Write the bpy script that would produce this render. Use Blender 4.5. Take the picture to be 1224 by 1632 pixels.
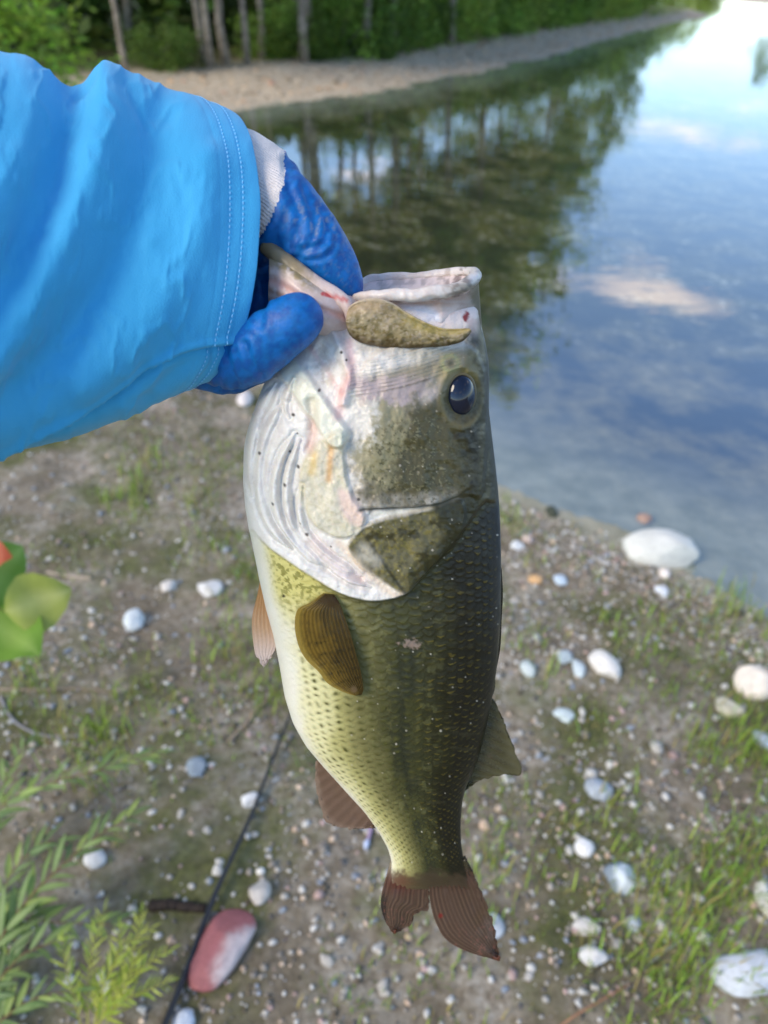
import bpy, bmesh, math, random
import numpy as np
from mathutils import Vector, Matrix, kdtree

for o in list(bpy.data.objects): bpy.data.objects.remove(o)
random.seed(7); RNG = np.random.default_rng(7)
SC = bpy.context.scene; COL = SC.collection

# ---------------------------------------------------------------- camera
CAM_H = 1.6; PITCH = math.radians(34.9); FPX = 1226.0; CX, CY = 612.0, 816.0
cd = bpy.data.cameras.new('camera'); cam = bpy.data.objects.new('camera', cd); COL.objects.link(cam)
cam.location = (0, 0, CAM_H); cam.rotation_euler = (math.pi/2 - PITCH, 0, 0)
cd.sensor_fit = 'VERTICAL'; cd.sensor_height = 36.0; cd.lens = 36.0*FPX/1632.0
cd.clip_start = 0.02; cd.clip_end = 2000
cd.dof.use_dof = True; cd.dof.focus_distance = 0.425; cd.dof.aperture_fstop = 6.8
SC.camera = cam
# ---------------------------------------------------------------- sky and sun
SUN_EL = math.radians(38); SUN_AZ = math.radians(232)      # azimuth clockwise from +Y: behind the camera on the left
w = bpy.data.worlds.new('World'); SC.world = w; w.use_nodes = True
nt = w.node_tree; N = nt.nodes; LK = nt.links
bg = N['Background']; bg.inputs['Strength'].default_value = 0.15
sky = N.new('ShaderNodeTexSky'); sky.sky_type = 'NISHITA'; sky.sun_disc = False
sky.sun_elevation = SUN_EL; sky.sun_rotation = SUN_AZ; sky.air_density = 0.8; sky.dust_density = 0.0; sky.ozone_density = 2.8
tc = N.new('ShaderNodeTexCoord'); sep = N.new('ShaderNodeSeparateXYZ'); LK.new(tc.outputs['Generated'], sep.inputs[0])
zc = N.new('ShaderNodeMath'); zc.operation = 'MAXIMUM'; zc.inputs[1].default_value = 0.06; LK.new(sep.outputs['Z'], zc.inputs[0])
cmb = N.new('ShaderNodeCombineXYZ')
for k, ax in enumerate('XY'):
    d = N.new('ShaderNodeMath'); d.operation = 'DIVIDE'; LK.new(sep.outputs[ax], d.inputs[0]); LK.new(zc.outputs[0], d.inputs[1]); LK.new(d.outputs[0], cmb.inputs[k])
cn = N.new('ShaderNodeTexNoise'); cn.inputs['Scale'].default_value = 0.8; cn.inputs['Detail'].default_value = 7; cn.inputs['Roughness'].default_value = 0.55
cmap = N.new('ShaderNodeMapping'); cmap.inputs['Location'].default_value = (1.80, -1.10, 0); LK.new(cmb.outputs[0], cmap.inputs[0]); LK.new(cmap.outputs[0], cn.inputs['Vector'])
cr = N.new('ShaderNodeValToRGB'); cr.color_ramp.elements[0].position = 0.585; cr.color_ramp.elements[1].position = 0.70
LK.new(cn.outputs['Fac'], cr.inputs[0])
cmx = N.new('ShaderNodeMixRGB'); LK.new(cr.outputs[0], cmx.inputs[0]); LK.new(sky.outputs[0], cmx.inputs[1]); cmx.inputs[2].default_value = (8.5, 7.4, 7.0, 1)
LK.new(cmx.outputs[0], bg.inputs['Color'])
sd_ = bpy.data.lights.new('sun', 'SUN'); sun = bpy.data.objects.new('sun', sd_); COL.objects.link(sun)
sd_.energy = 1.7; sd_.angle = math.radians(28); sd_.color = (1.0, 0.86, 0.66)
sdir = Vector((math.sin(SUN_AZ)*math.cos(SUN_EL), math.cos(SUN_AZ)*math.cos(SUN_EL), math.sin(SUN_EL)))
sun.rotation_euler = sdir.to_track_quat('Z', 'Y').to_euler()
SC.view_settings.view_transform = 'Standard'; SC.view_settings.look = 'None'
SC.view_settings.exposure = 1.0; SC.view_settings.gamma = 1.0
SC.render.engine = 'CYCLES'; SC.cycles.use_denoising = True
SC.cycles.max_bounces = 8; SC.cycles.transparent_max_bounces = 8; SC.cycles.caustics_reflective = False; SC.cycles.caustics_refractive = False

# ---------------------------------------------------------------- numeric helpers
def lin(c, k=1.0):
    c = np.asarray(c, float)/255.0
    return np.where(c <= 0.04045, c/12.92, ((c+0.055)/1.055)**2.4)*k
def sst(a, b, x):
    t = np.clip((x-a)/(b-a), 0, 1); return t*t*(3-2*t)
def hash3(i, j, k, s=0):
    n = (i.astype(np.int64)*374761393 + j.astype(np.int64)*668265263 + k.astype(np.int64)*2147483647 + s*1274126177) & 0xffffffff
    n = ((n ^ (n >> 13))*1274126177) & 0xffffffff
    n = ((n ^ (n >> 16))*2246822519) & 0xffffffff
    return ((n ^ (n >> 15)) & 0xffffff)/float(0xffffff)
def vnoise(x, y, z=None, s=0):
    x = np.asarray(x, float); y = np.asarray(y, float); z = np.zeros_like(x) if z is None else np.asarray(z, float)
    i, j, k = np.floor(x), np.floor(y), np.floor(z); fx, fy, fz = x-i, y-j, z-k
    fx, fy, fz = [f*f*(3-2*f) for f in (fx, fy, fz)]; r = 0
    for a in (0, 1):
        for b in (0, 1):
            for c in (0, 1):
                r = r + hash3(i+a, j+b, k+c, s)*(fx if a else 1-fx)*(fy if b else 1-fy)*(fz if c else 1-fz)
    return r
def fbm(x, y, z=None, o=4, s=0):
    r, a, t = 0, 0.5, 0
    for q in range(o):
        f = 2.03**q; r = r + a*vnoise(np.asarray(x)*f, np.asarray(y)*f, None if z is None else np.asarray(z)*f, s+q*17); t += a; a *= 0.5
    return r/t
def spl(pts, n=None, t=None):
    """smooth (Catmull-Rom) resampling of a point list, parameter 0..1 over the points"""
    P = np.asarray(pts, float); m = len(P)
    if t is None: t = np.linspace(0, 1, n)
    t = np.clip(np.asarray(t, float), 0, 1)*(m-1); i = np.clip(np.floor(t).astype(int), 0, m-2); f = (t-i)[:, None]
    p0, p1, p2, p3 = P[np.maximum(i-1, 0)], P[i], P[i+1], P[np.minimum(i+2, m-1)]
    return 0.5*((2*p1)+(-p0+p2)*f+(2*p0-5*p1+4*p2-p3)*f**2+(-p0+3*p1-3*p2+p3)*f**3)
def arc(pts, n):
    """even arc-length resampling of a smooth curve"""
    Q = spl(pts, 40*len(pts)); d = np.r_[0, np.cumsum(np.linalg.norm(np.diff(Q, axis=0), axis=1))]
    s = np.linspace(0, d[-1], n); return np.stack([np.interp(s, d, Q[:, k]) for k in range(Q.shape[1])], 1)
def dline(X, Y, pts, smooth=True):
    P = spl(pts, 4*len(pts)) if smooth and len(pts) > 2 else np.asarray(pts, float)
    if X.size > 20000:
        lo, hi = P.min(0)-90, P.max(0)+90; m = (X > lo[0]) & (X < hi[0]) & (Y > lo[1]) & (Y < hi[1]); r = np.full(X.shape, 1e3)
        if m.any(): r[m] = dline_(X[m], Y[m], P)
        return r
    return dline_(X, Y, P)
def dline_(X, Y, P):
    D = np.full(X.shape, 1e9)
    for a, b in zip(P[:-1], P[1:]):
        e = b-a; L = max(e@e, 1e-9); t = np.clip(((X-a[0])*e[0]+(Y-a[1])*e[1])/L, 0, 1)
        D = np.minimum(D, (X-a[0]-t*e[0])**2+(Y-a[1]-t*e[1])**2)
    return np.sqrt(D)
def spoly(X, Y, pts, smooth=True):
    """signed distance to a closed outline, positive inside"""
    pts = [tuple(p) for p in pts]
    if smooth:
        q = pts[-2:]+pts+pts[:3]; m = len(q)-1
        P = spl(q, t=np.linspace(2/m, (2+len(pts))/m, 5*len(pts)+1))
    else: P = np.asarray(pts+[pts[0]], float)
    if smooth and X.size > 20000:
        lo, hi = P.min(0)-60, P.max(0)+60; m = (X > lo[0]) & (X < hi[0]) & (Y > lo[1]) & (Y < hi[1]); r = np.full(X.shape, -1e3)
        if m.any(): r[m] = spoly_(X[m], Y[m], P)
        return r
    return spoly_(X, Y, P)
def spoly_(X, Y, P):
    D = np.full(X.shape, 1e9); ins = np.zeros(X.shape, bool)
    for a, b in zip(P[:-1], P[1:]):
        e = b-a; L = max(e@e, 1e-9); t = np.clip(((X-a[0])*e[0]+(Y-a[1])*e[1])/L, 0, 1)
        D = np.minimum(D, (X-a[0]-t*e[0])**2+(Y-a[1]-t*e[1])**2)
        c = (a[1] > Y) != (b[1] > Y)
        ins ^= c & (X < (b[0]-a[0])*(Y-a[1])/((b[1]-a[1]) if b[1] != a[1] else 1e-9)+a[0])
    return np.where(ins, 1, -1)*np.sqrt(D)
def mixc(C, rgb, m, k=1.0):
    return C + (lin(rgb, k)-C)*np.clip(m, 0, 1)[..., None]

# ---------------------------------------------------------------- object helpers
def mesh(name, V, F, col=None, smooth=True, attr=None):
    me = bpy.data.meshes.new(name); V = np.asarray(V, np.float32)
    if isinstance(F, np.ndarray):
        n, k = F.shape
        me.vertices.add(len(V)); me.vertices.foreach_set('co', V.ravel())
        me.loops.add(n*k); me.loops.foreach_set('vertex_index', F.astype(np.int32).ravel())
        me.polygons.add(n); me.polygons.foreach_set('loop_start', np.arange(0, n*k, k, dtype=np.int32))
        me.polygons.foreach_set('loop_total', np.full(n, k, np.int32))
    else: me.from_pydata(V.tolist(), [], F)
    me.update(calc_edges=True); me.validate()
    me.polygons.foreach_set('use_smooth', np.full(len(me.polygons), smooth))
    if col is not None:
        a = me.attributes.new('col', 'FLOAT_COLOR', 'POINT'); c = np.ones((len(V), 4), np.float32); c[:, :3] = col; a.data.foreach_set('color', c.ravel())
    for kk, vv in (attr or {}).items():
        a = me.attributes.new(kk, 'FLOAT', 'POINT'); a.data.foreach_set('value', np.asarray(vv, np.float32).ravel())
    return me
def obj(name, me, mat, parent=None, loc=(0, 0, 0)):
    o = bpy.data.objects.new(name, me); COL.objects.link(o); o.location = loc
    if mat is not None and me is not None and len(me.materials) == 0: me.materials.append(mat)
    if parent is not None: o.parent = parent
    return o
def tag(o, label=None, cat=None, group=None, kind=None):
    for k, v in (('label', label), ('category', cat), ('group', group), ('kind', kind)):
        if v: o[k] = v
    return o
def thing(name, label, cat, loc=(0, 0, 0), group=None):
    o = bpy.data.objects.new(name, None); COL.objects.link(o); o.location = loc; o.empty_display_size = 0.05
    return tag(o, label, cat, group)
def grid_faces(nu, nv, wrap=False, off=0):
    i = np.arange(nu-1)[:, None]; j = np.arange(nv if wrap else nv-1)[None]; j2 = (j+1) % nv
    return np.stack([off+i*nv+j, off+i*nv+j2, off+(i+1)*nv+j2, off+(i+1)*nv+j], -1).reshape(-1, 4)
def tube(P, R, n=10, cap=True):
    """swept tube through points P with radii R; returns verts, quad faces"""
    P = np.asarray(P, float); R = np.broadcast_to(np.asarray(R, float), (len(P),))
    T = np.gradient(P, axis=0); T /= np.linalg.norm(T, axis=1)[:, None]+1e-12
    u = np.cross(T[0], [0.3, 0.5, 0.81]); u /= np.linalg.norm(u); V = []
    a = np.linspace(0, 2*math.pi, n, endpoint=False)
    for p, t, r in zip(P, T, R):
        u = u-t*(u@t); u /= np.linalg.norm(u); v = np.cross(t, u)
        V.append(p+r*(np.cos(a)[:, None]*u+np.sin(a)[:, None]*v))
    V = np.concatenate(V); F = grid_faces(len(P), n, True)
    if cap:
        V = np.vstack([V, P[:1], P[-1:]]); c0, c1 = len(V)-2, len(V)-1; j = np.arange(n); l = (len(P)-1)*n
        F = np.vstack([F, np.stack([np.full(n, c0), (j+1) % n, j, np.full(n, c0)], 1)[:0]])
        tri = [(c0, (q+1) % n, q) for q in j]+[(c1, l+q, l+(q+1) % n) for q in j]
        return V, [tuple(f) for f in F.tolist()]+[tuple(int(x) for x in t) for t in tri]
    return V, F

# ---------------------------------------------------------------- material helpers
def newmat(name):
    m = bpy.data.materials.new(name); m.use_nodes = True; return m, m.node_tree.nodes, m.node_tree.links, m.node_tree.nodes['Principled BSDF']
def attr_mat(name, rough=0.6, spec=0.4, noise=None, bump=0, bscale=400, sub=0, coat=0, rvar=0, trans=0):
    """colour comes from the mesh's own 'col' attribute, broken up by fine noise"""
    m, n, l, b = newmat(name)
    a = n.new('ShaderNodeAttribute'); a.attribute_name = 'col'
    b.inputs['Roughness'].default_value = rough; b.inputs['Specular IOR Level'].default_value = spec
    src = a.outputs['Color']; tcn = n.new('ShaderNodeTexCoord')
    tn = n.new('ShaderNodeTexNoise'); tn.inputs['Scale'].default_value = bscale; tn.inputs['Detail'].default_value = 5; l.new(tcn.outputs['Object'], tn.inputs['Vector'])
    if noise:
        mr = n.new('ShaderNodeMapRange'); mr.inputs['To Min'].default_value = 1-noise; mr.inputs['To Max'].default_value = 1+noise; l.new(tn.outputs['Fac'], mr.inputs['Value'])
        mu = n.new('ShaderNodeVectorMath'); mu.operation = 'SCALE'; l.new(src, mu.inputs[0]); l.new(mr.outputs[0], mu.inputs['Scale']); src = mu.outputs[0]
    l.new(src, b.inputs['Base Color'])
    if bump:
        bp = n.new('ShaderNodeBump'); bp.inputs['Strength'].default_value = bump; bp.inputs['Distance'].default_value = 0.001; l.new(tn.outputs['Fac'], bp.inputs['Height']); l.new(bp.outputs[0], b.inputs['Normal'])
    if rvar:
        t2 = n.new('ShaderNodeTexNoise'); t2.inputs['Scale'].default_value = bscale*0.15; t2.inputs['Detail'].default_value = 6; l.new(tcn.outputs['Object'], t2.inputs['Vector'])
        m2 = n.new('ShaderNodeMapRange'); m2.inputs['From Min'].default_value = 0.3; m2.inputs['From Max'].default_value = 0.7; m2.inputs['To Min'].default_value = rough-rvar; m2.inputs['To Max'].default_value = rough+rvar; l.new(t2.outputs['Fac'], m2.inputs['Value']); l.new(m2.outputs[0], b.inputs['Roughness'])
    if sub: b.inputs['Subsurface Weight'].default_value = sub; b.inputs['Subsurface Radius'].default_value = (0.004, 0.002, 0.001); b.inputs['Subsurface Scale'].default_value = 1.0
    if coat: b.inputs['Coat Weight'].default_value = coat; b.inputs['Coat Roughness'].default_value = 0.12
    if trans:
        out = n['Material Output']; tr = n.new('ShaderNodeBsdfTranslucent'); l.new(src, tr.inputs['Color']); ms = n.new('ShaderNodeMixShader'); ms.inputs[0].default_value = trans
        l.new(b.outputs[0], ms.inputs[1]); l.new(tr.outputs[0], ms.inputs[2]); l.new(ms.outputs[0], out.inputs['Surface'])
    return m

# ---------------------------------------------------------------- measuring: photograph pixel -> place
FW = np.array([0, math.cos(PITCH), -math.sin(PITCH)]); UP = np.array([0, math.sin(PITCH), math.cos(PITCH)]); RT = np.array([1.0, 0, 0]); EYE = np.array([0, 0, CAM_H])
def ray(px, py):
    px = np.asarray(px, float); py = np.asarray(py, float)
    return ((px-CX)/FPX)[..., None]*RT+FW+((CY-py)/FPX)[..., None]*UP
def P3(px, py, depth): return EYE+ray(px, py)*np.asarray(depth, float)[..., None]
def toz(px, py, z):
    r = ray(px, py); return EYE+r*((z-CAM_H)/r[..., 2])[..., None]

# ---------------------------------------------------------------- terrain
WATER = np.array([(400, -120), (60, -26), (8, -3.2), (2.6, 0.35), (1.6, 1.30), (1.166, 1.73), (0.97, 1.93), (0.83, 2.07), (0.62, 2.22), (0.437, 2.36), (0.1, 2.75), (-0.25, 3.15), (-0.6, 3.6), (-1.3, 5.2), (-2.3, 7.2), (-3.3, 9.6), (-3.2, 11.6),
                  (-1.55, 13.2), (-0.12, 14.5), (1.5, 17.2), (3.46, 20.6), (5.6, 25), (8, 29.8), (11.5, 37), (15.7, 44), (17.6, 52), (16, 62), (6, 75), (-40, 120), (-60, 420), (420, 420), (420, 140), (60, 100), (27.5, 78), (26.5, 67), (60, 62), (420, 90)], float)
def shore(x, y):
    """distance to the water's edge, positive on land"""
    x = np.asarray(x, float); y = np.asarray(y, float)
    s = -spoly(x, y, WATER, smooth=False)
    return s+(fbm(x*1.7, y*1.7, o=3, s=3)-0.5)*0.22*np.clip(y/3, 0.5, 4)
def height(x, y):
    s = shore(x, y); x = np.asarray(x, float); y = np.asarray(y, float)
    far = sst(8, 12, y)
    land = np.where(s > 0, np.minimum(s, 3)*(0.05+0.035*far)+np.clip(s-3, 0, 40)*0.02, 0)
    bed = np.where(s < 0, np.maximum(s*(0.085+0.05*far), -0.75-0.0*s), 0)
    rough = (fbm(x*3, y*3, o=4, s=9)-0.5)*0.035+(fbm(x*22, y*22, o=3, s=21)-0.5)*0.012
    return land+bed+rough*sst(-0.5, 0.4, s)*1.0+rough*0.6*(1-sst(-0.5, 0.4, s))+0.004
def G(px, py, dz=0.0):
    """where the ray of a photograph pixel meets the terrain (plus dz)"""
    px = np.atleast_1d(np.asarray(px, float)); py = np.atleast_1d(np.asarray(py, float)); z = np.zeros(px.shape)
    for _ in range(9):
        p = toz(px, py, z); z = 0.5*z+0.5*(height(p[..., 0], p[..., 1])+dz)
    return toz(px, py, z)

def axis(lo, hi, c0, c1, fine, growth):
    a = list(np.arange(c0, c1, fine)); st = fine
    while a[-1] < hi: st *= growth; a.append(a[-1]+st)
    b = [a[0]]; st = fine
    while b[-1] > lo: st *= growth; b.append(b[-1]-st)
    return np.array(b[:0:-1]+a)
gx = axis(-420, 430, -1.5, 2.0, 0.0125, 1.045); gy = axis(-150, 440, 0.45, 3.6, 0.0125, 1.03)
GX, GY = np.meshgrid(gx, gy, indexing='ij'); GZ = height(GX, GY); GS = shore(GX, GY)
gm, n, l, b = newmat('bank_soil')
at = n.new('ShaderNodeAttribute'); at.attribute_name = 'shore'
geo = n.new('ShaderNodeNewGeometry')
def nz(scale, det=5, rough=0.6, vec=None):
    t = n.new('ShaderNodeTexNoise'); t.inputs['Scale'].default_value = scale; t.inputs['Detail'].default_value = det; t.inputs['Roughness'].default_value = rough
    l.new(vec or geo.outputs['Position'], t.inputs['Vector']); return t.outputs['Fac']
def ramp(src, stops):
    r = n.new('ShaderNodeValToRGB'); e = r.color_ramp.elements
    while len(e) < len(stops): e.new(0.5)
    for q, (p, c) in zip(e, stops): q.position = p; q.color = (*c, 1) if len(c) == 3 else c
    l.new(src, r.inputs[0]); return r.outputs[0]
def mixn(f, a, bb):
    m = n.new('ShaderNodeMixRGB'); l.new(f, m.inputs[0])
    for s_, v in ((1, a), (2, bb)):
        if isinstance(v, tuple): m.inputs[s_].default_value = (*v, 1)
        else: l.new(v, m.inputs[s_])
    return m.outputs[0]
def L3(*c): return tuple(float(x) for x in lin(c))
soil = ramp(nz(38, 8, 0.7), [(0.28, L3(92, 82, 66)), (0.44, L3(142, 130, 110)), (0.58, L3(178, 168, 150)), (0.74, L3(212, 205, 192))])
soil = mixn(ramp(nz(4.2, 4), [(0.40, (0, 0, 0)), (0.60, (.85, .85, .85))]), soil, ramp(nz(60, 6), [(0.3, L3(88, 78, 60)), (0.7, L3(138, 126, 104))]))
moss = ramp(nz(70, 5), [(0.3, L3(52, 62, 22)), (0.7, L3(104, 112, 50))])
soil = mixn(ramp(nz(3.1, 5, 0.65), [(0.46, (0, 0, 0)), (0.62, (.75, .75, .75))]), soil, moss)
pale = ramp(nz(9, 8, 0.8), [(0.3, L3(150, 132, 108)), (0.5, L3(196, 178, 152)), (0.7, L3(222, 208, 184))])
sepg = n.new('ShaderNodeSeparateXYZ'); l.new(geo.outputs['Position'], sepg.inputs[0])
farm = n.new('ShaderNodeMapRange'); farm.inputs['From Min'].default_value = 8; farm.inputs['From Max'].default_value = 12; l.new(sepg.outputs['Y'], farm.inputs['Value'])
forest = mixn(ramp(nz(1.5, 6), [(0.35, (0, 0, 0)), (0.6, (1, 1, 1))]), L3(64, 56, 40), L3(72, 84, 38))
fband = n.new('ShaderNodeMapRange'); fband.inputs['From Min'].default_value = 2.4; fband.inputs['From Max'].default_value = 4.0; l.new(at.outputs['Fac'], fband.inputs['Value'])
landc = mixn(farm.outputs[0], soil, mixn(fband.outputs[0], pale, forest))
silt = ramp(nz(7, 6), [(0.35, L3(140, 138, 116)), (0.65, L3(178, 172, 150))])
stretch = n.new('ShaderNodeMapping'); stretch.inputs['Scale'].default_value = (1.0, 0.8, 1); l.new(geo.outputs['Position'], stretch.inputs[0])
weedm = ramp(nz(2.6, 7, 0.62, stretch.outputs[0]), [(0.42, (0, 0, 0)), (0.62, (1, 1, 1))])
weed = mixn(weedm, L3(46, 60, 76), mixn(ramp(nz(14, 6, .7), [(0.35, (0, 0, 0)), (.7, (1, 1, 1))]), L3(108, 104, 90), L3(166, 152, 122)))
algae = mixn(weedm, ramp(nz(11, 7, .7), [(.35, L3(40, 40, 16)), (.65, L3(66, 62, 24))]), mixn(ramp(nz(16, 5, .6), [(.56, (0, 0, 0)), (.64, (1, 1, 1))]), L3(100, 92, 44), L3(206, 196, 170)))
wfar = n.new('ShaderNodeMapRange'); wfar.inputs['From Min'].default_value = 3.6; wfar.inputs['From Max'].default_value = 5.0; l.new(sepg.outputs['Y'], wfar.inputs['Value'])
weed = mixn(wfar.outputs[0], weed, algae)
deepm = n.new('ShaderNodeMapRange'); deepm.inputs['From Min'].default_value = -0.30; deepm.inputs['From Max'].default_value = -1.0; l.new(at.outputs['Fac'], deepm.inputs['Value'])
bedc = mixn(deepm.outputs[0], silt, weed)
wetm = n.new('ShaderNodeMapRange'); wetm.inputs['From Min'].default_value = -0.02; wetm.inputs['From Max'].default_value = 0.10; l.new(at.outputs['Fac'], wetm.inputs['Value'])
l.new(mixn(wetm.outputs[0], bedc, landc), b.inputs['Base Color'])
b.inputs['Roughness'].default_value = 0.85; b.inputs['Specular IOR Level'].default_value = 0.25
bp = n.new('ShaderNodeBump'); bp.inputs['Strength'].default_value = 0.7; bp.inputs['Distance'].default_value = 0.006; l.new(nz(120, 6, 0.7), bp.inputs['Height']); l.new(bp.outputs[0], b.inputs['Normal'])
ground = obj('ground', mesh('ground', np.stack([GX, GY, GZ], -1).reshape(-1, 3), grid_faces(len(gx), len(gy)), attr={'shore': GS.ravel()}), gm)
tag(ground, 'stony brown bank sloping down under the clear water', 'ground', kind='structure')

# ---------------------------------------------------------------- water
wm, n, l, b = newmat('lake_water'); n.remove(b)
out = n['Material Output']; gl = n.new('ShaderNodeBsdfGlossy'); gl.inputs['Roughness'].default_value = 0.015; gl.inputs['Color'].default_value = (1, 1, 1, 1)
tr = n.new('ShaderNodeBsdfTransparent'); tr.inputs['Color'].default_value = (0.88, 0.93, 0.92, 1)
fr = n.new('ShaderNodeFresnel'); fr.inputs['IOR'].default_value = 2.8
tcw = n.new('ShaderNodeNewGeometry'); mp = n.new('ShaderNodeMapping'); mp.inputs['Scale'].default_value = (1.2, 2.2, 1); l.new(tcw.outputs['Position'], mp.inputs[0])
t1 = n.new('ShaderNodeTexNoise'); t1.inputs['Scale'].default_value = 1.6; t1.inputs['Detail'].default_value = 3; l.new(mp.outputs[0], t1.inputs['Vector'])
bp = n.new('ShaderNodeBump'); bp.inputs['Strength'].default_value = 0.035; bp.inputs['Distance'].default_value = 0.05; l.new(t1.outputs['Fac'], bp.inputs['Height'])
l.new(bp.outputs[0], gl.inputs['Normal']); l.new(bp.outputs[0], fr.inputs['Normal'])
ms = n.new('ShaderNodeMixShader'); bf = n.new('ShaderNodeMath'); bf.operation = 'SUBTRACT'; bf.inputs[0].default_value = 1; l.new(tcw.outputs['Backfacing'], bf.inputs[1]); fm = n.new('ShaderNodeMath'); fm.operation = 'MULTIPLY'; l.new(fr.outputs[0], fm.inputs[0]); l.new(bf.outputs[0], fm.inputs[1]); l.new(fm.outputs[0], ms.inputs[0]); l.new(tr.outputs[0], ms.inputs[1]); l.new(gl.outputs[0], ms.inputs[2]); l.new(ms.outputs[0], out.inputs['Surface'])
wv = [(-60, -100, 0), (415, -100, 0), (415, 415, 0), (-60, 415, 0)]
tag(obj('water', mesh('water', wv, [(0, 1, 2, 3)], smooth=False), wm), 'calm blue lake water mirroring trees and sky', 'water', kind='structure')

# ---------------------------------------------------------------- trees on the far bank
leafm = attr_mat('leaf_green', rough=0.55, spec=0.3, trans=0.48)
barkm, n, l, b = newmat('tree_bark'); b.inputs['Roughness'].default_value = 0.9
tb = n.new('ShaderNodeTexCoord'); tn = n.new('ShaderNodeTexNoise'); tn.inputs['Scale'].default_value = 9; tn.inputs['Detail'].default_value = 7; l.new(tb.outputs['Object'], tn.inputs['Vector'])
l.new(ramp(tn.outputs['Fac'], [(0.3, L3(96, 86, 72)), (0.7, L3(168, 156, 138))]), b.inputs['Base Color'])
def leaf_cloud(C, size, cols, flat=0.5, ratio=0.45):
    """one diamond leaf at every centre of C, random turn; cols per leaf"""
    m = len(C); d = RNG.normal(size=(m, 3)); d[:, 2] = d[:, 2]*flat-0.25; d /= np.linalg.norm(d, axis=1)[:, None]
    s = np.cross(d, RNG.normal(size=(m, 3))); s /= np.linalg.norm(s, axis=1)[:, None]
    L = (size*RNG.uniform(0.6, 1.3, m))[:, None]; W = L*ratio
    V = np.stack([C-d*L/2, C+s*W/2, C+d*L/2, C-s*W/2], 1).reshape(-1, 3)
    return V, np.arange(4*m).reshape(m, 4), np.repeat(cols, 4, 0)
def leaf_cols(m, base, var=0.25):
    c = lin(base)[None]*np.exp(RNG.normal(0, var, (m, 1))); c = c*(1+RNG.normal(0, 0.08, (m, 3))); return np.clip(c, 0.005, 0.8)
def tree_meshes(H, base, nl, leaf, lowest=0.28, spread=0.26, seed=0):
    r = np.random.default_rng(seed); n_ = 14
    z = np.linspace(0, H*0.96, n_); wob = np.cumsum(r.normal(0, 0.035, (n_, 2)), 0)*H/10
    T = np.c_[wob, z]; R = np.interp(z, [0, H*0.06, H*0.96], [0.0095*H, 0.0072*H, 0.001*H])
    V, F = tube(T, R, 9); V = [V]; F = [list(f) for f in F]; cen = []
    for k in range(22):
        f = lowest+(0.95-lowest)*(k+r.uniform(0, 1))/22; p0 = np.array([np.interp(f*H, z, T[:, q]) for q in range(3)])
        a = k*2.4+r.uniform(-.5, .5); ln = H*spread*(1.15-f*0.8)*r.uniform(0.6, 1.25); t = np.linspace(0, 1, 6)[:, None]
        dirv = np.array([math.cos(a), math.sin(a), 0]); P = p0+dirv*ln*t+np.array([0, 0, 1])*ln*(0.55*t-0.25*t*t)+r.normal(0, 0.02*ln, (6, 3))*t
        v, f_ = tube(P, np.linspace(0.0035*H, 0.0008*H, 6), 5); off = sum(len(q) for q in V); V.append(v); F += [[x+off for x in g] for g in f_]
        for q in range(9): cen.append((p0+(P[-1]-p0)*r.uniform(0.3, 1.1)+r.normal(0, 0.11*ln, 3), ln*r.uniform(0.09, 0.24)))
    tm = mesh('trunk', np.vstack(V), F)
    per = nl//len(cen); C = np.concatenate([c+r.normal(0, s, (per, 3))*[1, 1, .7] for c, s in cen])
    tone = np.repeat(np.exp(r.normal(0, 0.22, len(cen))), per)[:, None]
    v, f, c = leaf_cloud(C, leaf, leaf_cols(len(C), base)*tone)
    return tm, mesh('crown', v, f, c, smooth=False)
KIND = [tree_meshes(10, (112, 142, 58), 9500, 0.19, 0.36, 0.29, 1), tree_meshes(10, (134, 162, 66), 8500, 0.19, 0.34, 0.27, 2), tree_meshes(10, (94, 122, 56), 9500, 0.18, 0.32, 0.24, 3), tree_meshes(10, (150, 172, 76), 8500, 0.19, 0.28, 0.26, 5)]
def tree(x, y, H, kind, label, group, rot):
    t = thing('bank_tree', label, 'tree', (x, y, float(height(x, y))-0.05), group)
    t.rotation_euler = (random.uniform(-.04, .04), random.uniform(-.04, .04), rot); t.scale = (H/10*1.0,)*3
    obj('trunk', KIND[kind][0], barkm, t); obj('crown', KIND[kind][1], leafm, t)
TL = ['mid green leafy tree with slim grey trunk on the far bank', 'lighter green open crowned tree on the far bank', 'dark green dense tree standing on the wooded far bank', 'yellowish green tree on the far bank near the point']
TG = ['mid green bank trees', 'lighter green bank trees', 'dark green bank trees', 'yellowish green bank trees']
for k, (px, py, H) in enumerate([(195, 128, 7), (310, 110, 8.5), (336, 109, 8), (358, 108, 9), (381, 107, 7), (411, 104, 9), (505, 92, 9.5), (560, 82, 8), (640, 70, 10), (655, 66, 9)]):
    p = G(px, py)[0]; tree(p[0], p[1]+random.uniform(0, .8), H*random.uniform(.9, 1.1), [0, 2, 0, 1, 2][k % 5], TL[[0, 2, 0, 1, 2][k % 5]], TG[[0, 2, 0, 1, 2][k % 5]], k*1.7)
k = 0
for t_ in np.linspace(0.10, 0.98, 17):
    p = spl([(-1.8, 16.5), (0.4, 18.6), (2.6, 23.0), (5.4, 29.5), (9.2, 38), (13.5, 46)], t=[t_])[0]
    for row in range(2 if k % 3 == 0 else 1):
        kd = [0, 1, 2, 0, 3, 1][k % 6] if t_ < 0.75 else [3, 1][k % 2]
        H = np.interp(t_, [0, 0.35, 0.7, 1], [11, 12, 9.5, 4.5])*random.uniform(.78, 1.12)
        x, y = p[0]-1.0-row*random.uniform(2.0, 3.8)+random.uniform(-.5, .5), p[1]+row*random.uniform(0.5, 2)+random.uniform(-.6, .6)
        tree(x, y, H, kd, TL[kd], TG[kd], k*2.1); k += 1
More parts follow.
